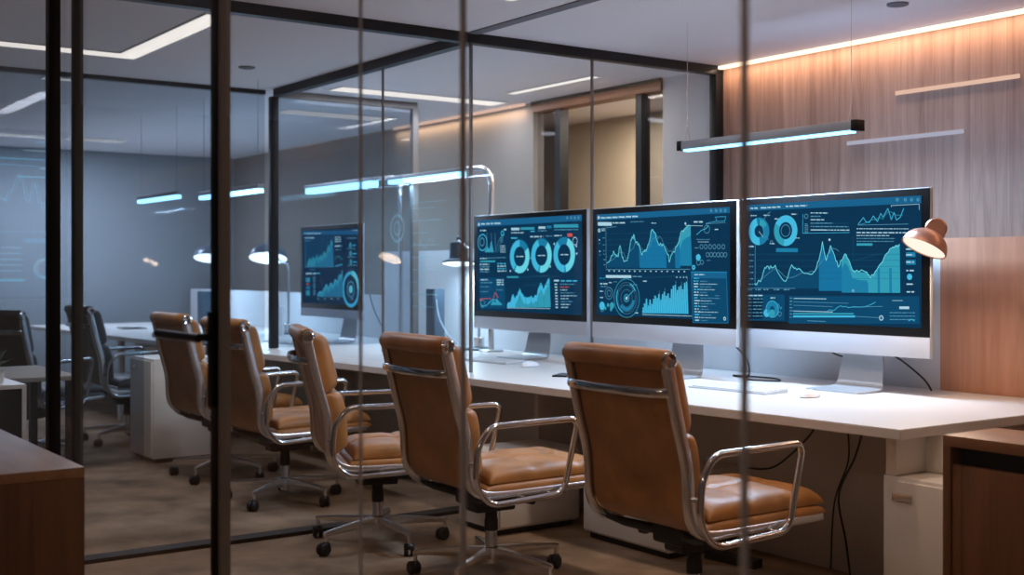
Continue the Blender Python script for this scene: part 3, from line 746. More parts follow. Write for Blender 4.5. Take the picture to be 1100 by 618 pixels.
# ------------------------------------------------------------------ desk and cabinets
dk = thing('long_desk', 'long white shared desk running along the low wall under the monitors', 'desk', (0, 0, 0))
def dfront(x): return 0.0 + (-0.045)*(-x) if x < 0 else 0.0
top = MB(); top.prism([(0.0, 0.0), (0.0, 1.335), (-10.2, 1.335), (-10.2, dfront(-10.2)), (-5.0, dfront(-5.0))], 'z', 0.703, 0.74)
bmesh.ops.bevel(top.bm, geom=top.bm.edges[:], offset=0.003, segments=2, affect='EDGES')
top.build('desk_top', M['desk'], dk)
for x in (-0.10, -2.55, -5.25, -7.8):
    MB().box((x-0.02, 0.30, 0), (x+0.02, 1.32, 0.703), 0.002).build('side_panel', M['modesty'], dk)
for x0, x1 in ((-2.525, -0.125), (-5.225, -2.575), (-7.775, -5.275), (-10.1, -7.825)):
    MB().box((x0, 0.62, 0.0), (x1, 0.645, 0.70), 0.002).build('back_board', M['modesty'], dk)
MB().tube([(-7.9, -0.22, 0), (-7.9, -0.22, 0.703)], 0.03, 16).build('leg', M['white_plastic'], dk)
MB().box((-0.12, 0.075, 0.562), (-0.075, 0.26, 0.703), 0.002).build('corner_block', M['cabinet'], dk)
MB().box((-0.075, 0.245, 0.562), (-0.005, 0.26, 0.703), 0.002).build('niche_back', M['cabinet'], dk)

def cabinet(name, label, cat, x0, x1, y0, y1, h, door_front, m='cabinet', group=None, pulls=1):
    """white pedestal: carcass, plinth, doors or drawers on the -Y or +X face with recessed pulls"""
    t = thing(name, label, cat, ((x0+x1)/2, (y0+y1)/2, 0), 0, group)
    hx, hy = (x1-x0)/2, (y1-y0)/2
    c = MB(); c.box((-hx, -hy, 0.03), (hx, hy, h), 0.003); c.build('carcass', M[m], t)
    MB().box((-hx+0.02, -hy+0.02, 0), (hx-0.02, hy-0.02, 0.03)).build('plinth', M['cabinet_dark'], t, smooth=False)
    n = pulls; dz = (h-0.05)/n
    for i in range(n):
        zb = 0.04+dz*i
        if door_front == 'y':
            d = MB().box((-hx+0.012, -hy-0.016, zb+0.003), (hx-0.004, -hy, zb+dz-0.003), 0.002).build('door' if n == 1 else 'drawer', M[m], t)
            hh = MB(); hx0 = -hx+0.05
            hh.box((hx0, -hy-0.019, zb+dz-0.075), (hx0+0.085, -hy-0.0155, zb+dz-0.045), 0.004)
            hh.build('pull', M['chrome_soft'], d)
        else:
            d = MB().box((hx, -hy+0.006, zb+0.003), (hx+0.016, hy-0.006, zb+dz-0.003), 0.002).build('door' if n == 1 else 'drawer', M[m], t)
            MB().box((hx+0.0155, -0.05, zb+dz-0.06), (hx+0.019, 0.05, zb+dz-0.04), 0.003).build('pull', M['frame_grey'], d)
    return t
cabinet('desk_cabinet', 'white cabinet with recessed pull under the right end of the desk', 'cabinet', -0.33, 0.127, 0.05, 0.55, 0.56, 'y') if False else None
# cabinet under the right end: spans a little past the desk end
cabinet('desk_cabinet', 'white cabinet with recessed pull under the right end of the desk', 'cabinet', -0.125, 0.325, 0.07, 0.29, 0.56, 'y')
cabinet('drawer_unit', 'low white drawer unit on the carpet between the second and third nearest chairs', 'cabinet', -2.53, -2.19, -0.20, 0.30, 0.40, 'x', pulls=2)
cabinet('drawer_unit', 'low white drawer unit behind the nearest chair', 'cabinet', -1.95, -1.35, 0.15, 0.60, 0.38, 'y')
cabinet('side_cabinet', 'tall white cabinet near the far end of the desk by the farthest tan chair', 'cabinet', -5.80, -5.36, -0.81, -0.36, 0.70, 'y', pulls=1)

# right credenza
cr = thing('wood_credenza', 'brown wooden credenza with dark slot in the lower right corner', 'cabinet', (1.0, 0.02, 0))
hx0, hx1, hy0, hy1 = -0.66, 0.75, -0.26, 0.028
MB().box((hx0, hy0, 0.745), (hx1, hy1, 0.78), 0.002).build('top', M['cred_top'], cr)
MB().box((hx0, hy0, 0.0), (hx0+0.028, hy1, 0.745), 0.002).build('side_panel', M['cred_wood'], cr)
MB().box((hx1-0.028, hy0, 0.0), (hx1, hy1, 0.745), 0.002).build('side_panel', M['cred_wood'], cr)
MB().box((hx0+0.03, hy0+0.006, 0.03), (0.04, hy0+0.026, 0.69), 0.002).build('door', M['cred_wood'], cr)
MB().box((0.044, hy0+0.006, 0.03), (hx1-0.03, hy0+0.026, 0.69), 0.002).build('door', M['cred_wood'], cr)
MB().box((hx0+0.028, hy0+0.06, 0.0), (hx1-0.028, hy1-0.01, 0.74)).build('carcass', M['cabinet_dark'], cr, smooth=False)

# left foreground bench
bn = thing('wood_bench', 'brown wooden cabinet in the lower left foreground before the glass', 'cabinet', (-1.6, -2.95, 0))
MB().box((-0.645, -0.425, 0.69), (0.64, 0.425, 0.72), 0.002).build('top', M['bench_top'], bn)
MB().box((-0.645, -0.425, 0.0), (0.64, 0.425, 0.6895), 0.002).build('carcass', M['bench_wood'], bn)

# far left low cabinet, plant, desk
lc = thing('low_cabinet', 'low black cabinet with white edges at the left edge behind the glass', 'cabinet', (-3.6, -2.24, 0))
f = MB(); f.box((-0.29, -0.12, 0.74), (0.275, 0.125, 0.76), 0.001); f.box((0.255, 0.105, 0.0), (0.275, 0.125, 0.74)); f.box((0.255, -0.12, 0.0), (0.275, -0.10, 0.74)); f.build('frame', M['white_plastic'], lc)
MB().box((-0.28, -0.115, 0.0), (0.262, 0.11, 0.739)).build('carcass', M['black'], lc, smooth=False)
pl = thing('potted_plant', 'small green plant in white pot on the low black cabinet', 'plant', (-3.42, -2.235, 0.76))
MB().lathe([(0.035, 0), (0.045, 0.06), (0.043, 0.06), (0.038, 0.05), (0.0, 0.05)], res=20).build('pot', M['pot'], pl)
lf = MB()
for i in range(16):
    a = i*2.4; r = 0.02+0.05*random.random(); h = 0.05+0.07*random.random()
    lf.tube([(0, 0, 0.05), (r*0.5*math.cos(a), r*0.5*math.sin(a), 0.05+h*0.7), (r*1.4*math.cos(a), r*1.4*math.sin(a), 0.05+h)], [0.004, 0.011, 0.001], 6, sx=1.0, sz=0.3)
lf.build('leaves', M['leaf'], pl)
ld = thing('side_desk', 'grey side desk behind the left glass post', 'desk', (-4.34, -1.90, 0))
MB().box((-0.42, -0.33, 0.715), (0.42, 0.20, 0.74), 0.003).build('desk_top', M['grey_wall'], ld)
for sx in (-0.38, 0.38):
    for sy in (0.16,): MB().box((sx-0.02, sy-0.02, 0), (sx+0.02, sy+0.02, 0.715)).build('leg', M['frame'], ld, smooth=False)
for sx in (-0.38, 0.0): MB().box((sx-0.02, -0.31, 0), (sx+0.02, -0.27, 0.715)).build('leg', M['frame'], ld, smooth=False)

# ------------------------------------------------------------------ monitors on the desk
monitor('right one of the near monitors, two small rings above a wide area chart', -1.737, -0.601, 1.0, 1.663, 0.908, 1.003, -1.02, dash_right)
monitor('middle one of the near monitors, wide line chart above a round dial', -2.74, -1.607, 0.84, 1.650, 0.914, 1.004, -2.03, dash_middle)
monitor('left one of the near monitors, three large rings in a row', -4.209, -2.992, 1.0, 1.667, 0.905, 0.988, -3.56, dash_left)
monitor('distant monitor inside the glass box, its screen with two stacked area charts', -6.477, -5.43, 0.80, 1.655, 0.925, 0.992, -5.75, dash_far)

# ------------------------------------------------------------------ office chairs
RAIL = fillet([(0, -.365, 1.005), (0, -.308, .76), (0, -.272, .64), (0, -.262, .398), (0, .42, .408)], [0, .10, .10, .13, 0], 8)
def resample(pts, n):
    L = [0]
    for a, b in zip(pts, pts[1:]): L.append(L[-1]+(b-a).length)
    out = []
    for i in range(n):
        s = L[-1]*i/(n-1); k = 0
        while k < len(L)-2 and L[k+1] < s: k += 1
        t = (s-L[k])/max(1e-9, L[k+1]-L[k]); out.append(pts[k].lerp(pts[k+1], min(1, t)))
    return out
RP = resample(RAIL, 400); RLEN = sum((b-a).length for a, b in zip(RP, RP[1:]))
def rail_at(s):
    i = max(0, min(398, s/RLEN*399)); k = int(i); p = RP[k].lerp(RP[k+1], i-k)
    a = RP[max(0, k-6)]; b = RP[min(399, k+7)]; d = (b-a).normalized()
    return p, Vector((0, -d.z, d.y))
def pad(mb, s0, s1, hw, off, th, ns=36, nt=30, seams_s=(), seams_t=(), back=0.0, pn=6, wob=0.0, ph=0.0):
    """upholstery on the rail curve from s0 to s1; puffed front, flat (or slightly puffed) back"""
    F, B = [], []
    for i in range(ns+1):
        a = math.sin(PI/2*(2*i/ns-1)*0.985)/math.sin(PI/2*0.985); s = s0+(s1-s0)*(a+1)/2
        p, n = rail_at(s); fr, br = [], []
        for j in range(nt+1):
            b = math.sin(PI/2*(2*j/nt-1)*0.985)/math.sin(PI/2*0.985)
            e = max(0.0, 1-abs(a)**pn)**0.42*max(0.0, 1-abs(b)**pn)**0.42
            T = th*e
            for q in seams_s: T -= min(0.016, th*0.4)*math.exp(-((s-q)/0.011)**2)*e
            for q in seams_t: T -= min(0.016, th*0.4)*math.exp(-((b*hw-q)/0.011)**2)*e
            if wob: T += wob*e*math.sin(23*s+ph)*math.sin(17*b*hw+2*ph+1.3)
            x = b*hw
            fr.append(mb.bm.verts.new(p+n*(off+max(T, 0.0))+Vector((x, 0, 0)))); br.append(mb.bm.verts.new(p+n*(off-0.003-back*e)+Vector((x, 0, 0))))
        F.append(fr); B.append(br)
    fs = []
    for i in range(ns):
        for j in range(nt):
            fs.append(mb.bm.faces.new((F[i][j], F[i][j+1], F[i+1][j+1], F[i+1][j]))); fs.append(mb.bm.faces.new((B[i][j], B[i+1][j], B[i+1][j+1], B[i][j+1])))
    for i in range(ns):
        fs.append(mb.bm.faces.new((F[i][0], F[i+1][0], B[i+1][0], B[i][0]))); fs.append(mb.bm.faces.new((F[i][nt], B[i][nt], B[i+1][nt], F[i+1][nt])))
    for j in range(nt):
        fs.append(mb.bm.faces.new((F[0][j], B[0][j], B[0][j+1], F[0][j+1]))); fs.append(mb.bm.faces.new((F[ns][j], F[ns][j+1], B[ns][j+1], B[ns][j])))
    bmesh.ops.recalc_face_normals(mb.bm, faces=fs)
    return mb

def make_chair():
    t = thing('office_chair', '', 'chair', (0, 0, 0))
    Lm = M['leather']
    HW = 0.272
    # sling of leather stretched between the rails, with sewn cross seams low on the back
    sl = MB(); pad(sl, 0.0, RLEN-0.02, HW-0.020, 0.004, 0.012, 90, 20, (0.10, 0.42, 0.50, 0.57), (), 0.004, 20)
    sl.build('sling', Lm, t, angle=60)
    c = MB(); pad(c, 0.012, 0.275, HW-0.006, 0.014, 0.088, 30, 30, (), (), 0, 9, 0.003, 0.4); c.build('upper_back_cushion', Lm, t, angle=60)
    c = MB(); pad(c, 0.279, 0.56, HW-0.006, 0.014, 0.088, 30, 30, (), (), 0, 9, 0.003, 1.1); c.build('lower_back_cushion', Lm, t, angle=60)
    c = MB(); pad(c, 0.665, RLEN-0.005, HW-0.022, 0.012, 0.032, 30, 26, (), (), 0, 10); c.build('seat_base_cushion', Lm, t, angle=60)
    c = MB(); pad(c, 0.69, RLEN+0.0, HW-0.035, 0.042, 0.062, 40, 34, (0.92, 1.13), (0.0,), 0, 7, 0.004, 0.7); c.build('seat_cushion', Lm, t, angle=60)
    # rolled head edge
    p, n = rail_at(0.0)
    r = MB(); r.tube([(x, p.y+0.006, p.z-0.004) for x in (-HW-0.004, -HW+0.006, -0.15, 0, 0.15, HW-0.006, HW+0.004)], [0.030, 0.037, 0.038, 0.038, 0.038, 0.037, 0.030], 20); r.build('head_roll', Lm, t, angle=60)
    for s in (-1, 1):
        m = Matrix.Translation((s*(HW+0.003), p.y+0.006, p.z-0.004)) @ Matrix.Rotation(s*PI/2, 4, 'Y')
        e = MB(); e.lathe([(0.030, -0.004), (0.030, 0.008), (0.024, 0.013), (0.012, 0.010), (0.0, 0.010)], mtx=m, res=20); e.build('end_cap', M['chrome'], t)
        rl = MB(); rl.tube([(s*HW, q.y, q.z) for q in resample(RP[:384], 60)], [0.022]*28+[0.022-0.009*k/9 for k in range(10)]+[0.013]*22, sx=1.0, sz=0.5, square=True, up=(0, 0, 1)); rl.build('side_rail', M['chrome_soft'], t, angle=50)
        ax = s*(HW+0.038)
        path = fillet([(ax, -.185, .682), (ax, .235, .690), (ax, .160, .388), (ax, -.185, .368), (ax, -.252, .45), (ax, -.245, .60)], [.04, .05, .05, .10, .06, .05], 8, closed=True)
        am = MB(); am.tube(path, 0.0125, 12, closed=True)
        for (yy, zz) in ((-.250, .535), (-.03, .385), (.10, .39)):
            am.tube([(s*HW, yy-0.018 if zz > .4 else yy, zz), (ax-s*0.004, yy+0.005 if zz > .4 else yy, zz)], 0.009, 10)
        am.build('armrest', M['chrome'], t, angle=50)
    b0, n0 = rail_at(0.115)
    bp = [(HW*math.sin(k/10*PI/2), b0.y-0.012-0.065*(1-(k/10)**2), b0.z) for k in range(-10, 11)]
    MB().tube(bp, 0.012, 10, sx=0.6, sz=1.35).build('back_brace', M['chrome'], t, angle=50)
    # under-seat frame and tilt mechanism
    mm = MB()
    mm.box((-0.085, -0.13, 0.315), (0.085, 0.15, 0.385), 0.015, 3); mm.box((-0.055, -0.10, 0.285), (0.055, 0.09, 0.32), 0.012, 3)
    for s in (-1, 1):
        mm.tube([(s*0.06, -0.10, 0.355), (s*0.19, -0.17, 0.372), (s*(HW-0.005), -0.19, 0.385)], [0.02, 0.016, 0.012], 10)
        mm.tube([(s*0.06, 0.11, 0.355), (s*0.19, 0.17, 0.378), (s*(HW-0.005), 0.19, 0.39)], [0.02, 0.016, 0.012], 10)
    mm.build('tilt_mechanism', M['rubber'], t)
    lv = MB(); lv.tube([(-0.08, 0.02, 0.34), (-0.20, 0.03, 0.318), (-0.30, 0.03, 0.30)], [0.007, 0.007, 0.007], 8); lv.tube([(-0.28, 0.03, 0.303), (-0.31, 0.03, 0.297), (-0.345, 0.03, 0.29)], [0.010, 0.017, 0.012], 10); lv.build('lever', M['rubber'], t)
    kn = MB(); kn.tube([(0.0, 0.14, 0.325), (0.0, 0.21, 0.31)], [0.022, 0.026], 14); kn.build('tension_knob', M['rubber'], t)
    MB().lathe([(0.029, 0.20), (0.029, 0.245), (0.026, 0.25), (0.026, 0.30)], res=20).build('column_sleeve', M['rubber'], t)
    MB().lathe([(0.0, 0.06), (0.025, 0.06), (0.025, 0.20), (0.021, 0.21), (0.021, 0.29)], res=20).build('gas_column', M['chrome_soft'], t)
    MB().lathe([(0.0, 0.078), (0.036, 0.08), (0.040, 0.10), (0.038, 0.128), (0.030, 0.134), (0.0, 0.134)], res=24).build('hub', M['chrome_soft'], t)
    for k in range(5):
        a = math.radians(72*k+17); d = Vector((math.cos(a), math.sin(a), 0)); sd = Vector((-d.y, d.x, 0))
        lg = MB(); R = [(0.03, 0.130, 0.080, 0.020), (0.10, 0.128, 0.086, 0.018), (0.22, 0.118, 0.088, 0.014), (0.315, 0.108, 0.086, 0.011), (0.335, 0.104, 0.084, 0.009)]
        rings = []
        for (rr, zt, zb, hw) in R:
            c0 = d*rr; rings.append([lg.bm.verts.new(c0+sd*hw*0.75+Vector((0, 0, zt))), lg.bm.verts.new(c0-sd*hw*0.75+Vector((0, 0, zt))), lg.bm.verts.new(c0-sd*hw+Vector((0, 0, (zt+zb)/2))), lg.bm.verts.new(c0-sd*hw*0.6+Vector((0, 0, zb))), lg.bm.verts.new(c0+sd*hw*0.6+Vector((0, 0, zb))), lg.bm.verts.new(c0+sd*hw+Vector((0, 0, (zt+zb)/2)))])
        fs = []
        for A, B in zip(rings, rings[1:]):
            for q in range(6): fs.append(lg.bm.faces.new((A[q], A[(q+1) % 6], B[(q+1) % 6], B[q])))
        fs += [lg.bm.faces.new(rings[0]), lg.bm.faces.new(rings[-1][::-1])]
        bmesh.ops.recalc_face_normals(lg.bm, faces=fs)
        e = d*0.325; lg.tube([e+Vector((0, 0, 0.10)), e+Vector((0, 0, 0.050))], 0.009, 12)
        leg = lg.build('leg', M['chrome_soft'], t, angle=50)
        cs = MB(); a2 = a+1.1+0.9*k; w2 = Vector((math.cos(a2), math.sin(a2), 0)); m2 = Matrix.Rotation(a2, 4, 'Z') @ Matrix.Rotation(PI/2, 4, 'Y')
        c0 = e+Vector((-w2.y, w2.x, 0))*0.014+Vector((0, 0, 0.029))
        for s in (-1, 1):
            mx = Matrix.Translation(c0+w2*s*0.014) @ m2
            cs.lathe([(0.0, -0.010), (0.023, -0.010), (0.029, -0.005), (0.029, 0.005), (0.023, 0.010), (0.0, 0.010)], mtx=mx, res=22)
        cs.lathe([(0.0, 0.030), (0.020, 0.034), (0.020, 0.050), (0.012, 0.060), (0.0, 0.060)], c=(e.x, e.y, 0), res=16)
        cs.build('caster', M['rubber'], leg)
    return t

chair0 = make_chair()
CH = [(-0.54, -0.47, -2, 'nearest tan leather office chair with chrome arms, back turned, in front of the middle monitor'),
      (-1.57, -0.66, -4, 'second nearest tan leather office chair, left of the nearest one'),
      (-2.41, -0.74, -20, 'third tan leather office chair from the right, turned more sideways than the others'),
      (-3.66, -0.64, 0, 'fourth tan leather office chair, just right of the black door post'),
      (-4.62, -0.60, 0, 'farthest tan leather office chair, seen behind the door handle beside the white cabinet')]
GRP = 'tan leather office chairs along the desk'
for i, (x, y, rz, lb) in enumerate(CH):
    o = chair0 if i == 0 else copy_tree(chair0)
    o.location = (x, y, 0); o.rotation_euler = (0, 0, math.radians(rz)); tag(o, lb, 'chair', GRP)
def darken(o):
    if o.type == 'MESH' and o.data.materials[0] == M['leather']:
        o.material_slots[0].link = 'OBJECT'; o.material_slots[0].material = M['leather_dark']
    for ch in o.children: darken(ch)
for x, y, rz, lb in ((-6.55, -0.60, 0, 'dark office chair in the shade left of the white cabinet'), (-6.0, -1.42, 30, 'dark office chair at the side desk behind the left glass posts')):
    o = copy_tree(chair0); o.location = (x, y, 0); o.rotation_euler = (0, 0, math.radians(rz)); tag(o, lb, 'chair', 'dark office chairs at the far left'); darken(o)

# ------------------------------------------------------------------ pendant and desk lamps
pd = thing('pendant_light', 'blue-white bar pendant hanging over the near monitors', 'pendant light', (-1.39, 0.8, 1.917))
h = 0.545
pb = MB(); pb.box((-h, -0.028, 0.003), (h, 0.028, 0.045), 0.004); pb.build('housing', M['pendant_grey'], pd)
for s in (-1, 1): MB().box((s*h, -0.030, -0.002), (s*(h+0.03), 0.030, 0.048), 0.003).build('end_cap', M['frame_black'], pd)
MB().box((-h+0.01, -0.022, -0.008), (h-0.01, 0.022, 0.003), 0.004).build('diffuser', M['e_blue'], pd)
for s in (-1, 1):
    wr = MB()
    wr.tube([(s*(h-0.02), -0.02, 0.045), (s*(h-0.02), 0, 0.12), (s*(h-0.02), 0, CEIL-1.917)], 0.0012, 6); wr.tube([(s*(h-0.02), 0.02, 0.045), (s*(h-0.02), 0, 0.12)], 0.0012, 6)
    wr.build('wire', M['chrome_soft'], pd)
area('light', (0, 0, -0.012), 1.14, 0.05, POW['pendant'], (184, 222, 255), parent=pd)
area('light', (0, 0.04, 0.0), 1.06, 0.03, 9, (176, 210, 255), rot=(math.radians(70), 0, 0), parent=pd)

def bar_lamp(label, x_post, y, x0, x1, ztop, k=1.0):
    """tall desk lamp: round base, steel post bent over at the top, long glowing bar"""
    t = thing('bar_lamp', label, 'desk lamp', (x_post, y, 0.74), 0, 'tall bar lamps on the desk')
    zt = ztop-0.74
    MB().lathe([(0.0, 0), (0.085, 0), (0.085, 0.010), (0.078, 0.014), (0.02, 0.016), (0.016, 0.03), (0, 0.03)]).build('base', M['steel'], t)
    pst = MB(); pst.tube(fillet([(0, 0, 0.015), (0, 0, zt), (x1-x_post+0.04, 0, zt+0.012)], 0.14, 10), 0.020, 14); pst.build('post', M['chrome_soft'], t)
    hh = MB(); hh.box((x0-x_post, -0.032*k, zt-0.004), (x1-x_post+0.06, 0.032*k, zt+0.024), 0.008, 3); hh.build('bar_housing', M['steel'], t)
    MB().box((x0-x_post+0.015, -0.028*k, zt-0.004-0.032*k), (x1-x_post-0.01, 0.028*k, zt-0.004), 0.008, 3).build('diffuser', M['e_bar'], t)
    area('light', ((x0+x1)/2-x_post, 0, zt-0.02-0.032*k), x1-x0, 0.05, POW['bar'], (170, 222, 255), parent=t)
    return t
bar_lamp('nearer tall steel lamp with glowing bar, its bent post behind the three-ring monitor', -4.22, 1.15, -5.62, -4.56, 2.0)
bar_lamp('farther tall steel lamp with glowing bar, above the distant monitor', -5.66, 1.27, -7.30, -6.08, 2.03, 1.5)

def dome_lamp(label, x, y, z, dx, r, base, lean, arm_top, can=False, group='desk lamps with domed shades', deep=0.75):
    """goose-neck desk lamp: the dome at (x+dx, y, z), post at x standing on the desk"""
    t = thing('desk_lamp', label, 'desk lamp', (x, y, 0.74), 0, group)
    zz = z-0.74
    MB().lathe([(0.0, 0), (0.11, 0), (0.11, 0.012), (0.10, 0.018), (0.03, 0.02), (0.0, 0.02)]).build('base', M['slate'], t)
    MB().lathe([(0.0, 0.018), (0.038, 0.018), (0.038, 0.085), (0.034, 0.09), (0.0, 0.09)]).build('collar', M['chrome_soft'], t)
    ap = fillet([(0, 0, 0.08), (0, 0, arm_top-0.74), (dx*0.45, 0, arm_top-0.74+0.01), (dx, 0, zz+r*deep)], [0, 0.12, 0.08, 0], 8)
    MB().tube(ap, 0.011, 12).build('arm', M['steel'], t)
    dv = Vector((0.82*lean, -0.58*lean, -1)).normalized()
    mx = Matrix.Translation((dx, 0, zz)) @ Vector((0, 0, -1)).rotation_difference(dv).to_matrix().to_4x4()
    s = MB(); hgt = r*deep
    prof = [(r*math.cos(a), hgt*math.sin(a)) for a in [k/10*1.4 for k in range(11)]]
    if can: prof = [(r, 0.0), (r*0.98, 0.012), (r*0.6, 0.03), (r*0.56, 0.05), (r*0.55, hgt*0.9)]
    s.lathe(prof+[(0.16*r, hgt*1.0), (0.16*r, hgt*1.18), (0.06*r, hgt*1.25), (0.0, hgt*1.25)]+[], mtx=mx, capped=False)
    if not can: s.lathe([(r*0.97*math.cos(a), hgt*0.95*math.sin(a)) for a in [k/10*1.5 for k in range(11)]], mtx=mx, capped=False)
    s.build('shade', M['slate' if can else 'shade_steel'], t)
    bl = MB(); bl.lathe([(r*0.97, -0.001), (r*0.6, -0.012), (0.0, -0.014)], mtx=mx, capped=False); bl.build('bulb_disc', M['e_dome'], t)
    l = bpy.data.lights.new('light', 'AREA'); l.shape = 'DISK'; l.size = r*1.6; l.energy = POW['dome']; l.color = lin((190, 230, 255))[:3]
    o = bpy.data.objects.new('light', l); C.objects.link(o); o.parent = t; o.matrix_local = mx @ Matrix.Translation((0, 0, -0.022))
    return t
dome_lamp('steel desk lamp with small dark-topped shade beside the three-ring monitor', -4.40, 1.17, 1.345, -0.26, 0.12, None, 0.12, 1.43, True, deep=1.35)
dome_lamp('steel dome desk lamp left of the distant monitor', -7.14, 1.0, 1.405, -0.43, 0.175, None, 0.32, 1.36)
dome_lamp('farthest dome desk lamp, half hidden behind the black door post', -8.6, 1.0, 1.415, -0.38, 0.16, None, 0.30, 1.36)

# copper wall lamp beside the right monitor
cl = thing('clip_lamp', 'copper lamp with tilted shade clipped to the right edge of the rightmost monitor', 'lamp', (-0.66, 1.10, 1.40))
ctr = Vector((0.118, -0.225, -0.008)); r = 0.098
mx = Matrix.Translation(ctr) @ Vector((0, 0, -1)).rotation_difference(Vector((-0.16, -0.46, -0.88)).normalized()).to_matrix().to_4x4()
s = MB(); s.lathe([(r*math.cos(a), 0.085*math.sin(a)) for a in [k/10*1.5 for k in range(11)]]+[(0, 0.086)], mtx=mx, capped=False); s.lathe([(r*0.96*math.cos(a), 0.08*math.sin(a)) for a in [k/10*1.5 for k in range(11)]], mtx=mx, capped=False); s.build('shade', M['copper'], cl)
bl = MB(); bl.lathe([(r*0.95, 0.004), (r*0.6, -0.006), (0, -0.008)], mtx=mx, capped=False); bl.build('bulb_disc', M['e_copper'], cl)
MB().tube(fillet([(0, 0.0, 0.0), (0.07, -0.01, 0.06), (0.082, -0.09, 0.085), tuple(ctr+Vector((0.01, 0.05, 0.07)))], 0.03), 0.010, 12).build('arm', M['copper'], cl)
cp = MB(); m3 = Matrix.Translation(ctr+Vector((0.022, 0.055, 0.085))) @ Matrix.Rotation(0.6, 4, 'Z') @ Matrix.Rotation(PI/2, 4, 'X'); cp.lathe([(0.0, -0.018), (0.040, -0.018), (0.046, -0.010), (0.046, 0.010), (0.040, 0.018), (0, 0.018)], mtx=m3); cp.build('joint', M['copper'], cl)
MB().box((-0.04, -0.028, -0.05), (0.02, 0.012, 0.012), 0.004).build('clamp', M['copper'], cl)
l = bpy.data.lights.new('light', 'AREA'); l.shape = 'DISK'; l.size = 0.17; l.energy = POW['copper']; l.color = lin((255, 214, 170))[:3]
o = bpy.data.objects.new('light', l); C.objects.link(o); o.parent = cl; o.matrix_local = mx @ Matrix.Translation((0, 0, -0.012))
# two light reflections in the glass, built as far bar pendants
for x0, x1, y, z, lb in ((-7.48, -6.55, -0.2, 1.885, 'glass reflection built as a far light bar, left of the black door post'), (-6.08, -4.99, -0.2, 1.85, 'glass reflection built as a far light bar, on both sides of the black door post')):
    t = thing('pendant_light', lb, 'pendant light', ((x0+x1)/2, y, z)); hh_ = (x1-x0)/2  # stand-ins for reflections in the glass, not real pendants
    MB().box((-hh_, -0.025, 0), (hh_, 0.025, 0.03), 0.004).build('housing', M['pendant_grey'], t)
    MB().box((-hh_+0.01, -0.025, -0.03), (hh_-0.01, 0.025, 0.0), 0.006).build('diffuser', M['e_bar'], t)
    for q in (-1, 1): MB().tube([(q*hh_*0.9, 0, 0.03), (q*hh_*0.9, 0, CEIL-z)], 0.0015, 6).build('wire', M['frame_grey'], t)

# ------------------------------------------------------------------ small things on the desk
DZ = 0.74
def keyboard(label, x, y, rz, L=0.46, Dp=0.16):
    t = thing('keyboard', label, 'keyboard', (x, y, DZ), math.radians(rz), 'slim keyboards on the desk')
    b = MB(); b.prism([(-Dp/2, 0), (Dp/2, 0), (Dp/2, 0.018), (-Dp/2, 0.006)], 'x', -L/2, L/2); b.build('case', M['alu'], t, smooth=False)
    k = MB()
    for r_ in range(5):
        n = 14; y0 = -Dp/2+0.012+r_*(Dp-0.024)/5; zz = 0.006+0.012*((y0+Dp/2)/Dp)
        for c_ in range(n):
            if r_ == 0 and 4 <= c_ <= 8:
                if c_ != 4: continue
                x0, x1 = -L/2+0.012+4*(L-0.024)/n, -L/2+0.012+9*(L-0.024)/n
            else: x0 = -L/2+0.012+c_*(L-0.024)/n; x1 = x0+(L-0.024)/n
            k.box((x0+0.0015, y0+0.0015, zz+0.001), (x1-0.0015, y0+(Dp-0.024)/5-0.0015, zz+0.0055))
    k.build('keys', M['white_plastic'], t, smooth=False)
    return t
def mouse(label, x, y, rz):
    t = thing('computer_mouse', label, 'mouse', (x, y, DZ), math.radians(rz), 'white mice on the desk')
    b = MB(); n = 14; V = []
    for i in range(n+1):
        a = -1+2*i/n; row = []
        for j in range(n+1):
            c = -1+2*j/n; u = a*math.sqrt(max(0, 1-c*c/2)); v = c*math.sqrt(max(0, 1-a*a/2))
            row.append(b.bm.verts.new((0.035*v, 0.065*u, 0.004+0.030*max(0, 1-u*u-v*v)**0.5*(1-0.2*u))))
        V.append(row)
    for i in range(n):
        for j in range(n): b.bm.faces.new((V[i][j], V[i][j+1], V[i+1][j+1], V[i+1][j]))
    bmesh.ops.recalc_face_normals(b.bm, faces=b.bm.faces[:]); b.build('shell', M['white_plastic'], t, angle=80)
    MB().lathe([(0.032, 0), (0.034, 0.005)], mtx=Matrix.Diagonal((1, 1.85, 1, 1))).build('base', M['alu'], t)
    MB().lathe([(0, -0.003), (0.007, -0.003), (0.007, 0.003), (0, 0.003)], mtx=Matrix.Translation((0, 0.032, 0.027)) @ Matrix.Rotation(PI/2, 4, 'Y'), res=14).build('wheel', M['frame_grey'], t)
    return t
keyboard('silver keyboard in front of the near right monitor', -1.33, 0.56, 4)
mouse('white mouse right of the keyboard by the near right monitor', -0.92, 0.59, 8)
keyboard('silver keyboard left of the white mouse, in front of the three-ring monitor', -3.42, 0.62, 2)
mouse('white mouse in front of the three-ring monitor', -3.0, 0.59, 5)
keyboard('silver keyboard in front of the distant monitor', -5.95, 0.42, 0)
ph = thing('phone', 'dark phone lying on the desk between the two nearest chairs', 'phone', (-2.40, 0.37, DZ), math.radians(35))
MB().box((-0.04, -0.08, 0), (0.04, 0.08, 0.009), 0.004, 3).build('body', M['black'], ph)
MB().box((-0.036, -0.074, 0.009), (0.036, 0.074, 0.0098)).build('glass_front', M['slate'], ph, smooth=False)
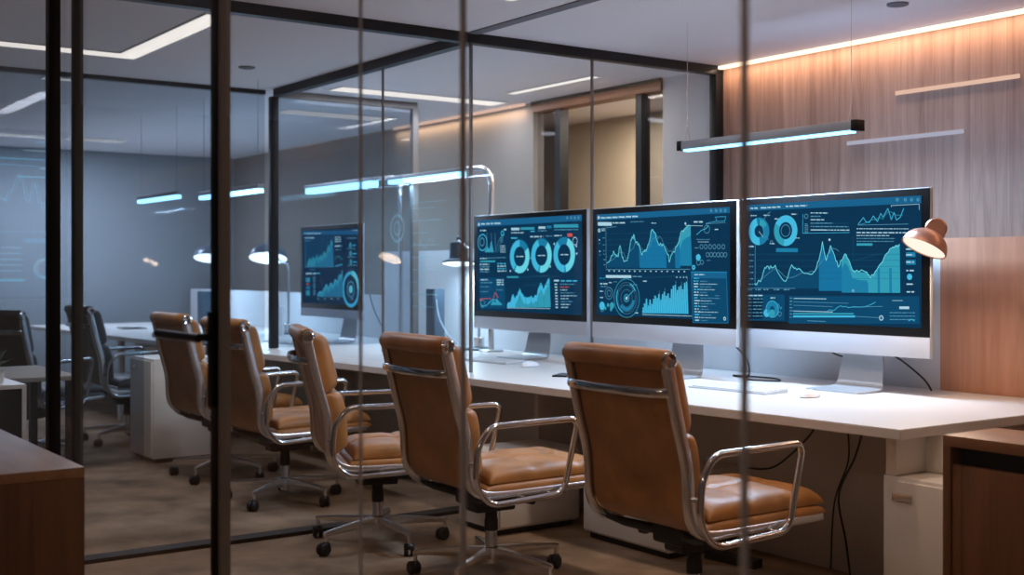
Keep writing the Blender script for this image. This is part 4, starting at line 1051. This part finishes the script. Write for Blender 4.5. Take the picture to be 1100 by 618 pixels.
def tower(label, x, y, w_, d_, h_, m, cable=None):
    t = thing('desk_speaker', label, 'speaker', (x, y, DZ), 0, 'dark tower speakers on the desk')
    MB().box((-w_/2, -d_/2, 0.01), (w_/2, d_/2, h_), 0.006, 3).build('body', M[m], t)
    MB().box((-w_/2+0.01, -d_/2-0.005, 0.03), (w_/2-0.01, -d_/2+0.001, h_-0.02), 0.002).build('grille', M['slate'], t)
    MB().box((-w_/2+0.01, -d_/2+0.01, 0), (w_/2-0.01, d_/2-0.01, 0.01)).build('foot', M['rubber'], t, smooth=False)
    return t
tower('dark tall speaker behind the second nearest chair, by the small-shade lamp', -4.98, 1.17, 0.12, 0.09, 0.42, 'slate')
tower('dark tall speaker above the farthest tan chair', -9.35, 1.1, 0.12, 0.12, 0.34, 'slate')
cy = thing('paper_towel_roll', 'white upright cylinder on the desk under the dome lamp', 'roll', (-7.03, 0.845, DZ))
MB().lathe([(0.02, 0.0), (0.056, 0.0), (0.058, 0.01), (0.058, 0.235), (0.054, 0.245), (0.02, 0.245)], res=28).build('roll', M['white_plastic'], cy)
MB().lathe([(0.0, 0.0), (0.018, 0.0), (0.018, 0.262), (0.0, 0.265)], res=16).build('core', M['alu'], cy)
for (x, y, rz, lb) in ((-6.75, 0.35, 12, 'dark pad on the desk beyond the fourth chair'), (-8.9, 0.2, -6, 'dark pad at the far left end of the desk')):
    t = thing('tablet', lb, 'tablet', (x, y, DZ), math.radians(rz))
    MB().box((-0.16, -0.11, 0), (0.16, 0.11, 0.008), 0.003).build('body', M['slate'], t)
    MB().box((-0.15, -0.10, 0.008), (0.15, 0.10, 0.0088)).build('glass_front', M['black'], t, smooth=False)

def cable(label, pts, r=0.005, m='cable', group='black cables'):
    P = [Vector(p) for p in pts]; out = []
    for i in range(len(P)-1):
        p0, p1, p2, p3 = P[max(0, i-1)], P[i], P[i+1], P[min(len(P)-1, i+2)]
        for k in range(8):
            t = k/8
            out.append(0.5*((2*p1)+(p2-p0)*t+(2*p0-5*p1+4*p2-p3)*t*t+(3*p1-p0-3*p2+p3)*t**3))
    out.append(P[-1])
    return tag(MB().tube(out, r*0.72, 8).build('cable', M[m]), label, 'cable', group)
cable('black cable curling from the middle monitor onto the desk', [(-1.90, 0.93, 0.96), (-1.82, 1.0, 0.93), (-1.74, 1.05, 0.84), (-1.74, 1.06, 0.75), (-1.86, 1.08, 0.746), (-1.62, 1.12, 0.746), (-1.50, 1.02, 0.746), (-1.64, 0.95, 0.746)], 0.006)
cable('black cable hanging behind the foot of the near right monitor', [(-0.93, 1.10, 0.93), (-0.86, 1.15, 0.88), (-0.78, 1.2, 0.80), (-0.75, 1.22, 0.746)], 0.006)
cable('short black cable left of the foot of the near right monitor', [(-1.24, 1.05, 0.95), (-1.21, 1.1, 0.895), (-1.14, 1.15, 0.875)], 0.006)
cable('grey cable from the tall speaker to the small-shade lamp', [(-4.92, 1.14, 1.08), (-4.86, 1.13, 0.95), (-4.72, 1.12, 0.83), (-4.56, 1.13, 0.747)], 0.008, 'cable_grey')
cable('grey cable at the right side of the distant monitor', [(-5.46, 0.86, 1.2), (-5.42, 0.9, 1.0), (-5.36, 0.95, 0.85), (-5.30, 1.0, 0.747)], 0.007, 'cable_grey')
cable('black cable under the desk leading to the seat of the nearest chair', [(-0.62, 0.3, 0.695), (-0.72, 0.34, 0.60), (-0.95, 0.4, 0.45), (-1.2, 0.5, 0.40)], 0.006)
cable('long black cable hanging from the desk right of the nearest chair arm', [(-0.28, 0.15, 0.70), (-0.36, 0.2, 0.58), (-0.52, 0.3, 0.40), (-0.55, 0.38, 0.2), (-0.58, 0.45, 0.01)], 0.006)
cable('thin black cable close to the white cabinet under the desk', [(-0.20, 0.42, 0.70), (-0.22, 0.48, 0.55), (-0.16, 0.55, 0.45), (-0.17, 0.58, 0.20), (-0.18, 0.6, 0.01)], 0.005)
cable('thin dark cable hanging at the middle of the back board', [(-0.70, 0.56, 0.70), (-0.70, 0.58, 0.5), (-0.78, 0.585, 0.3), (-0.80, 0.585, 0.01)], 0.005)
cable('black cable under the desk between the two nearest chairs', [(-1.9, 0.25, 0.70), (-1.92, 0.27, 0.62), (-1.86, 0.32, 0.56), (-1.72, 0.4, 0.5)], 0.005)
pb = thing('power_strip', 'black power strip on the carpet under the desk', 'power strip', (-1.15, 0.35, 0), math.radians(6))
MB().box((-0.14, -0.03, 0), (0.14, 0.03, 0.04), 0.006, 3).build('body', M['rubber'], pb)
for k in range(4): MB().lathe([(0.017, 0.0405), (0.0, 0.0405)], c=(-0.09+0.06*k, 0, 0), res=16, capped=False).build('socket', M['cabinet_dark'], pb)

# faint lit graphics on the glass of the inner return
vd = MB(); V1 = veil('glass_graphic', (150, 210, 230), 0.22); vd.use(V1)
class GD(Dash):
    def poly(self, col, P, lay=1):
        if len(P) < 3: return
        f = self.mb.bm.faces.new([self.mb.bm.verts.new((p[0], -0.0002*lay, p[1])) for p in P])
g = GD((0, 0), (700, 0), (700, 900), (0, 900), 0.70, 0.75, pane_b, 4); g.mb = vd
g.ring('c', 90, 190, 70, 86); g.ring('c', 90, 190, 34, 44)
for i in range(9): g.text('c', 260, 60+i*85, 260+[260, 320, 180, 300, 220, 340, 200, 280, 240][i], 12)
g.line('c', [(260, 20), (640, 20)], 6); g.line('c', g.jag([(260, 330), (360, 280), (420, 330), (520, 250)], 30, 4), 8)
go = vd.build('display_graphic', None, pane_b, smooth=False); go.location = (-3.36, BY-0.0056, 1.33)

# wall screen in the lobby (seen mirrored in the left panes)
ws = thing('wall_screen', 'dim dashboard screen seen mirrored in the left glass pane', 'screen', (-6.99, -3.56, 1.72), PI/2)
MB().box((-0.32, -0.03, -0.64), (0.32, 0.0, 0.64), 0.005).build('bezel', M['black'], ws)
s2 = MB().box((-0.30, 0, -0.62), (0.30, 0.001, 0.62)).build('screen', COL['deep'], ws, smooth=False); s2.location = (0, -0.0325, 0)
d = Dash((0, 0), (580, 0), (580, 710), (0, 710), 0.60, 1.24, s2, 21)
d.start()
for i in range(5): d.text('white' if i % 2 else 'cyan', 40, 40+i*38, 40+[180, 260, 500, 150, 300][i], 9)
d.line('cyan', [(30, 150), (560, 140)], 5); d.line('cyan', d.jag([(60, 380), (160, 340), (220, 220), (260, 300), (330, 180), (420, 300), (540, 240)], 25, 4), 7)
d.line('mid', [(30, 430), (560, 430)], 5); d.rect('mid', 60, 460, 300, 478); d.block('dim', 320, 500, 540, 600, 5, 9)
d.ring('cyan', 150, 590, 60, 76); d.ring('white', 150, 590, 60, 76, 20, 120, 4); d.text('cyan', 300, 640, 540, 14)
d.end('dashboard_graphic')
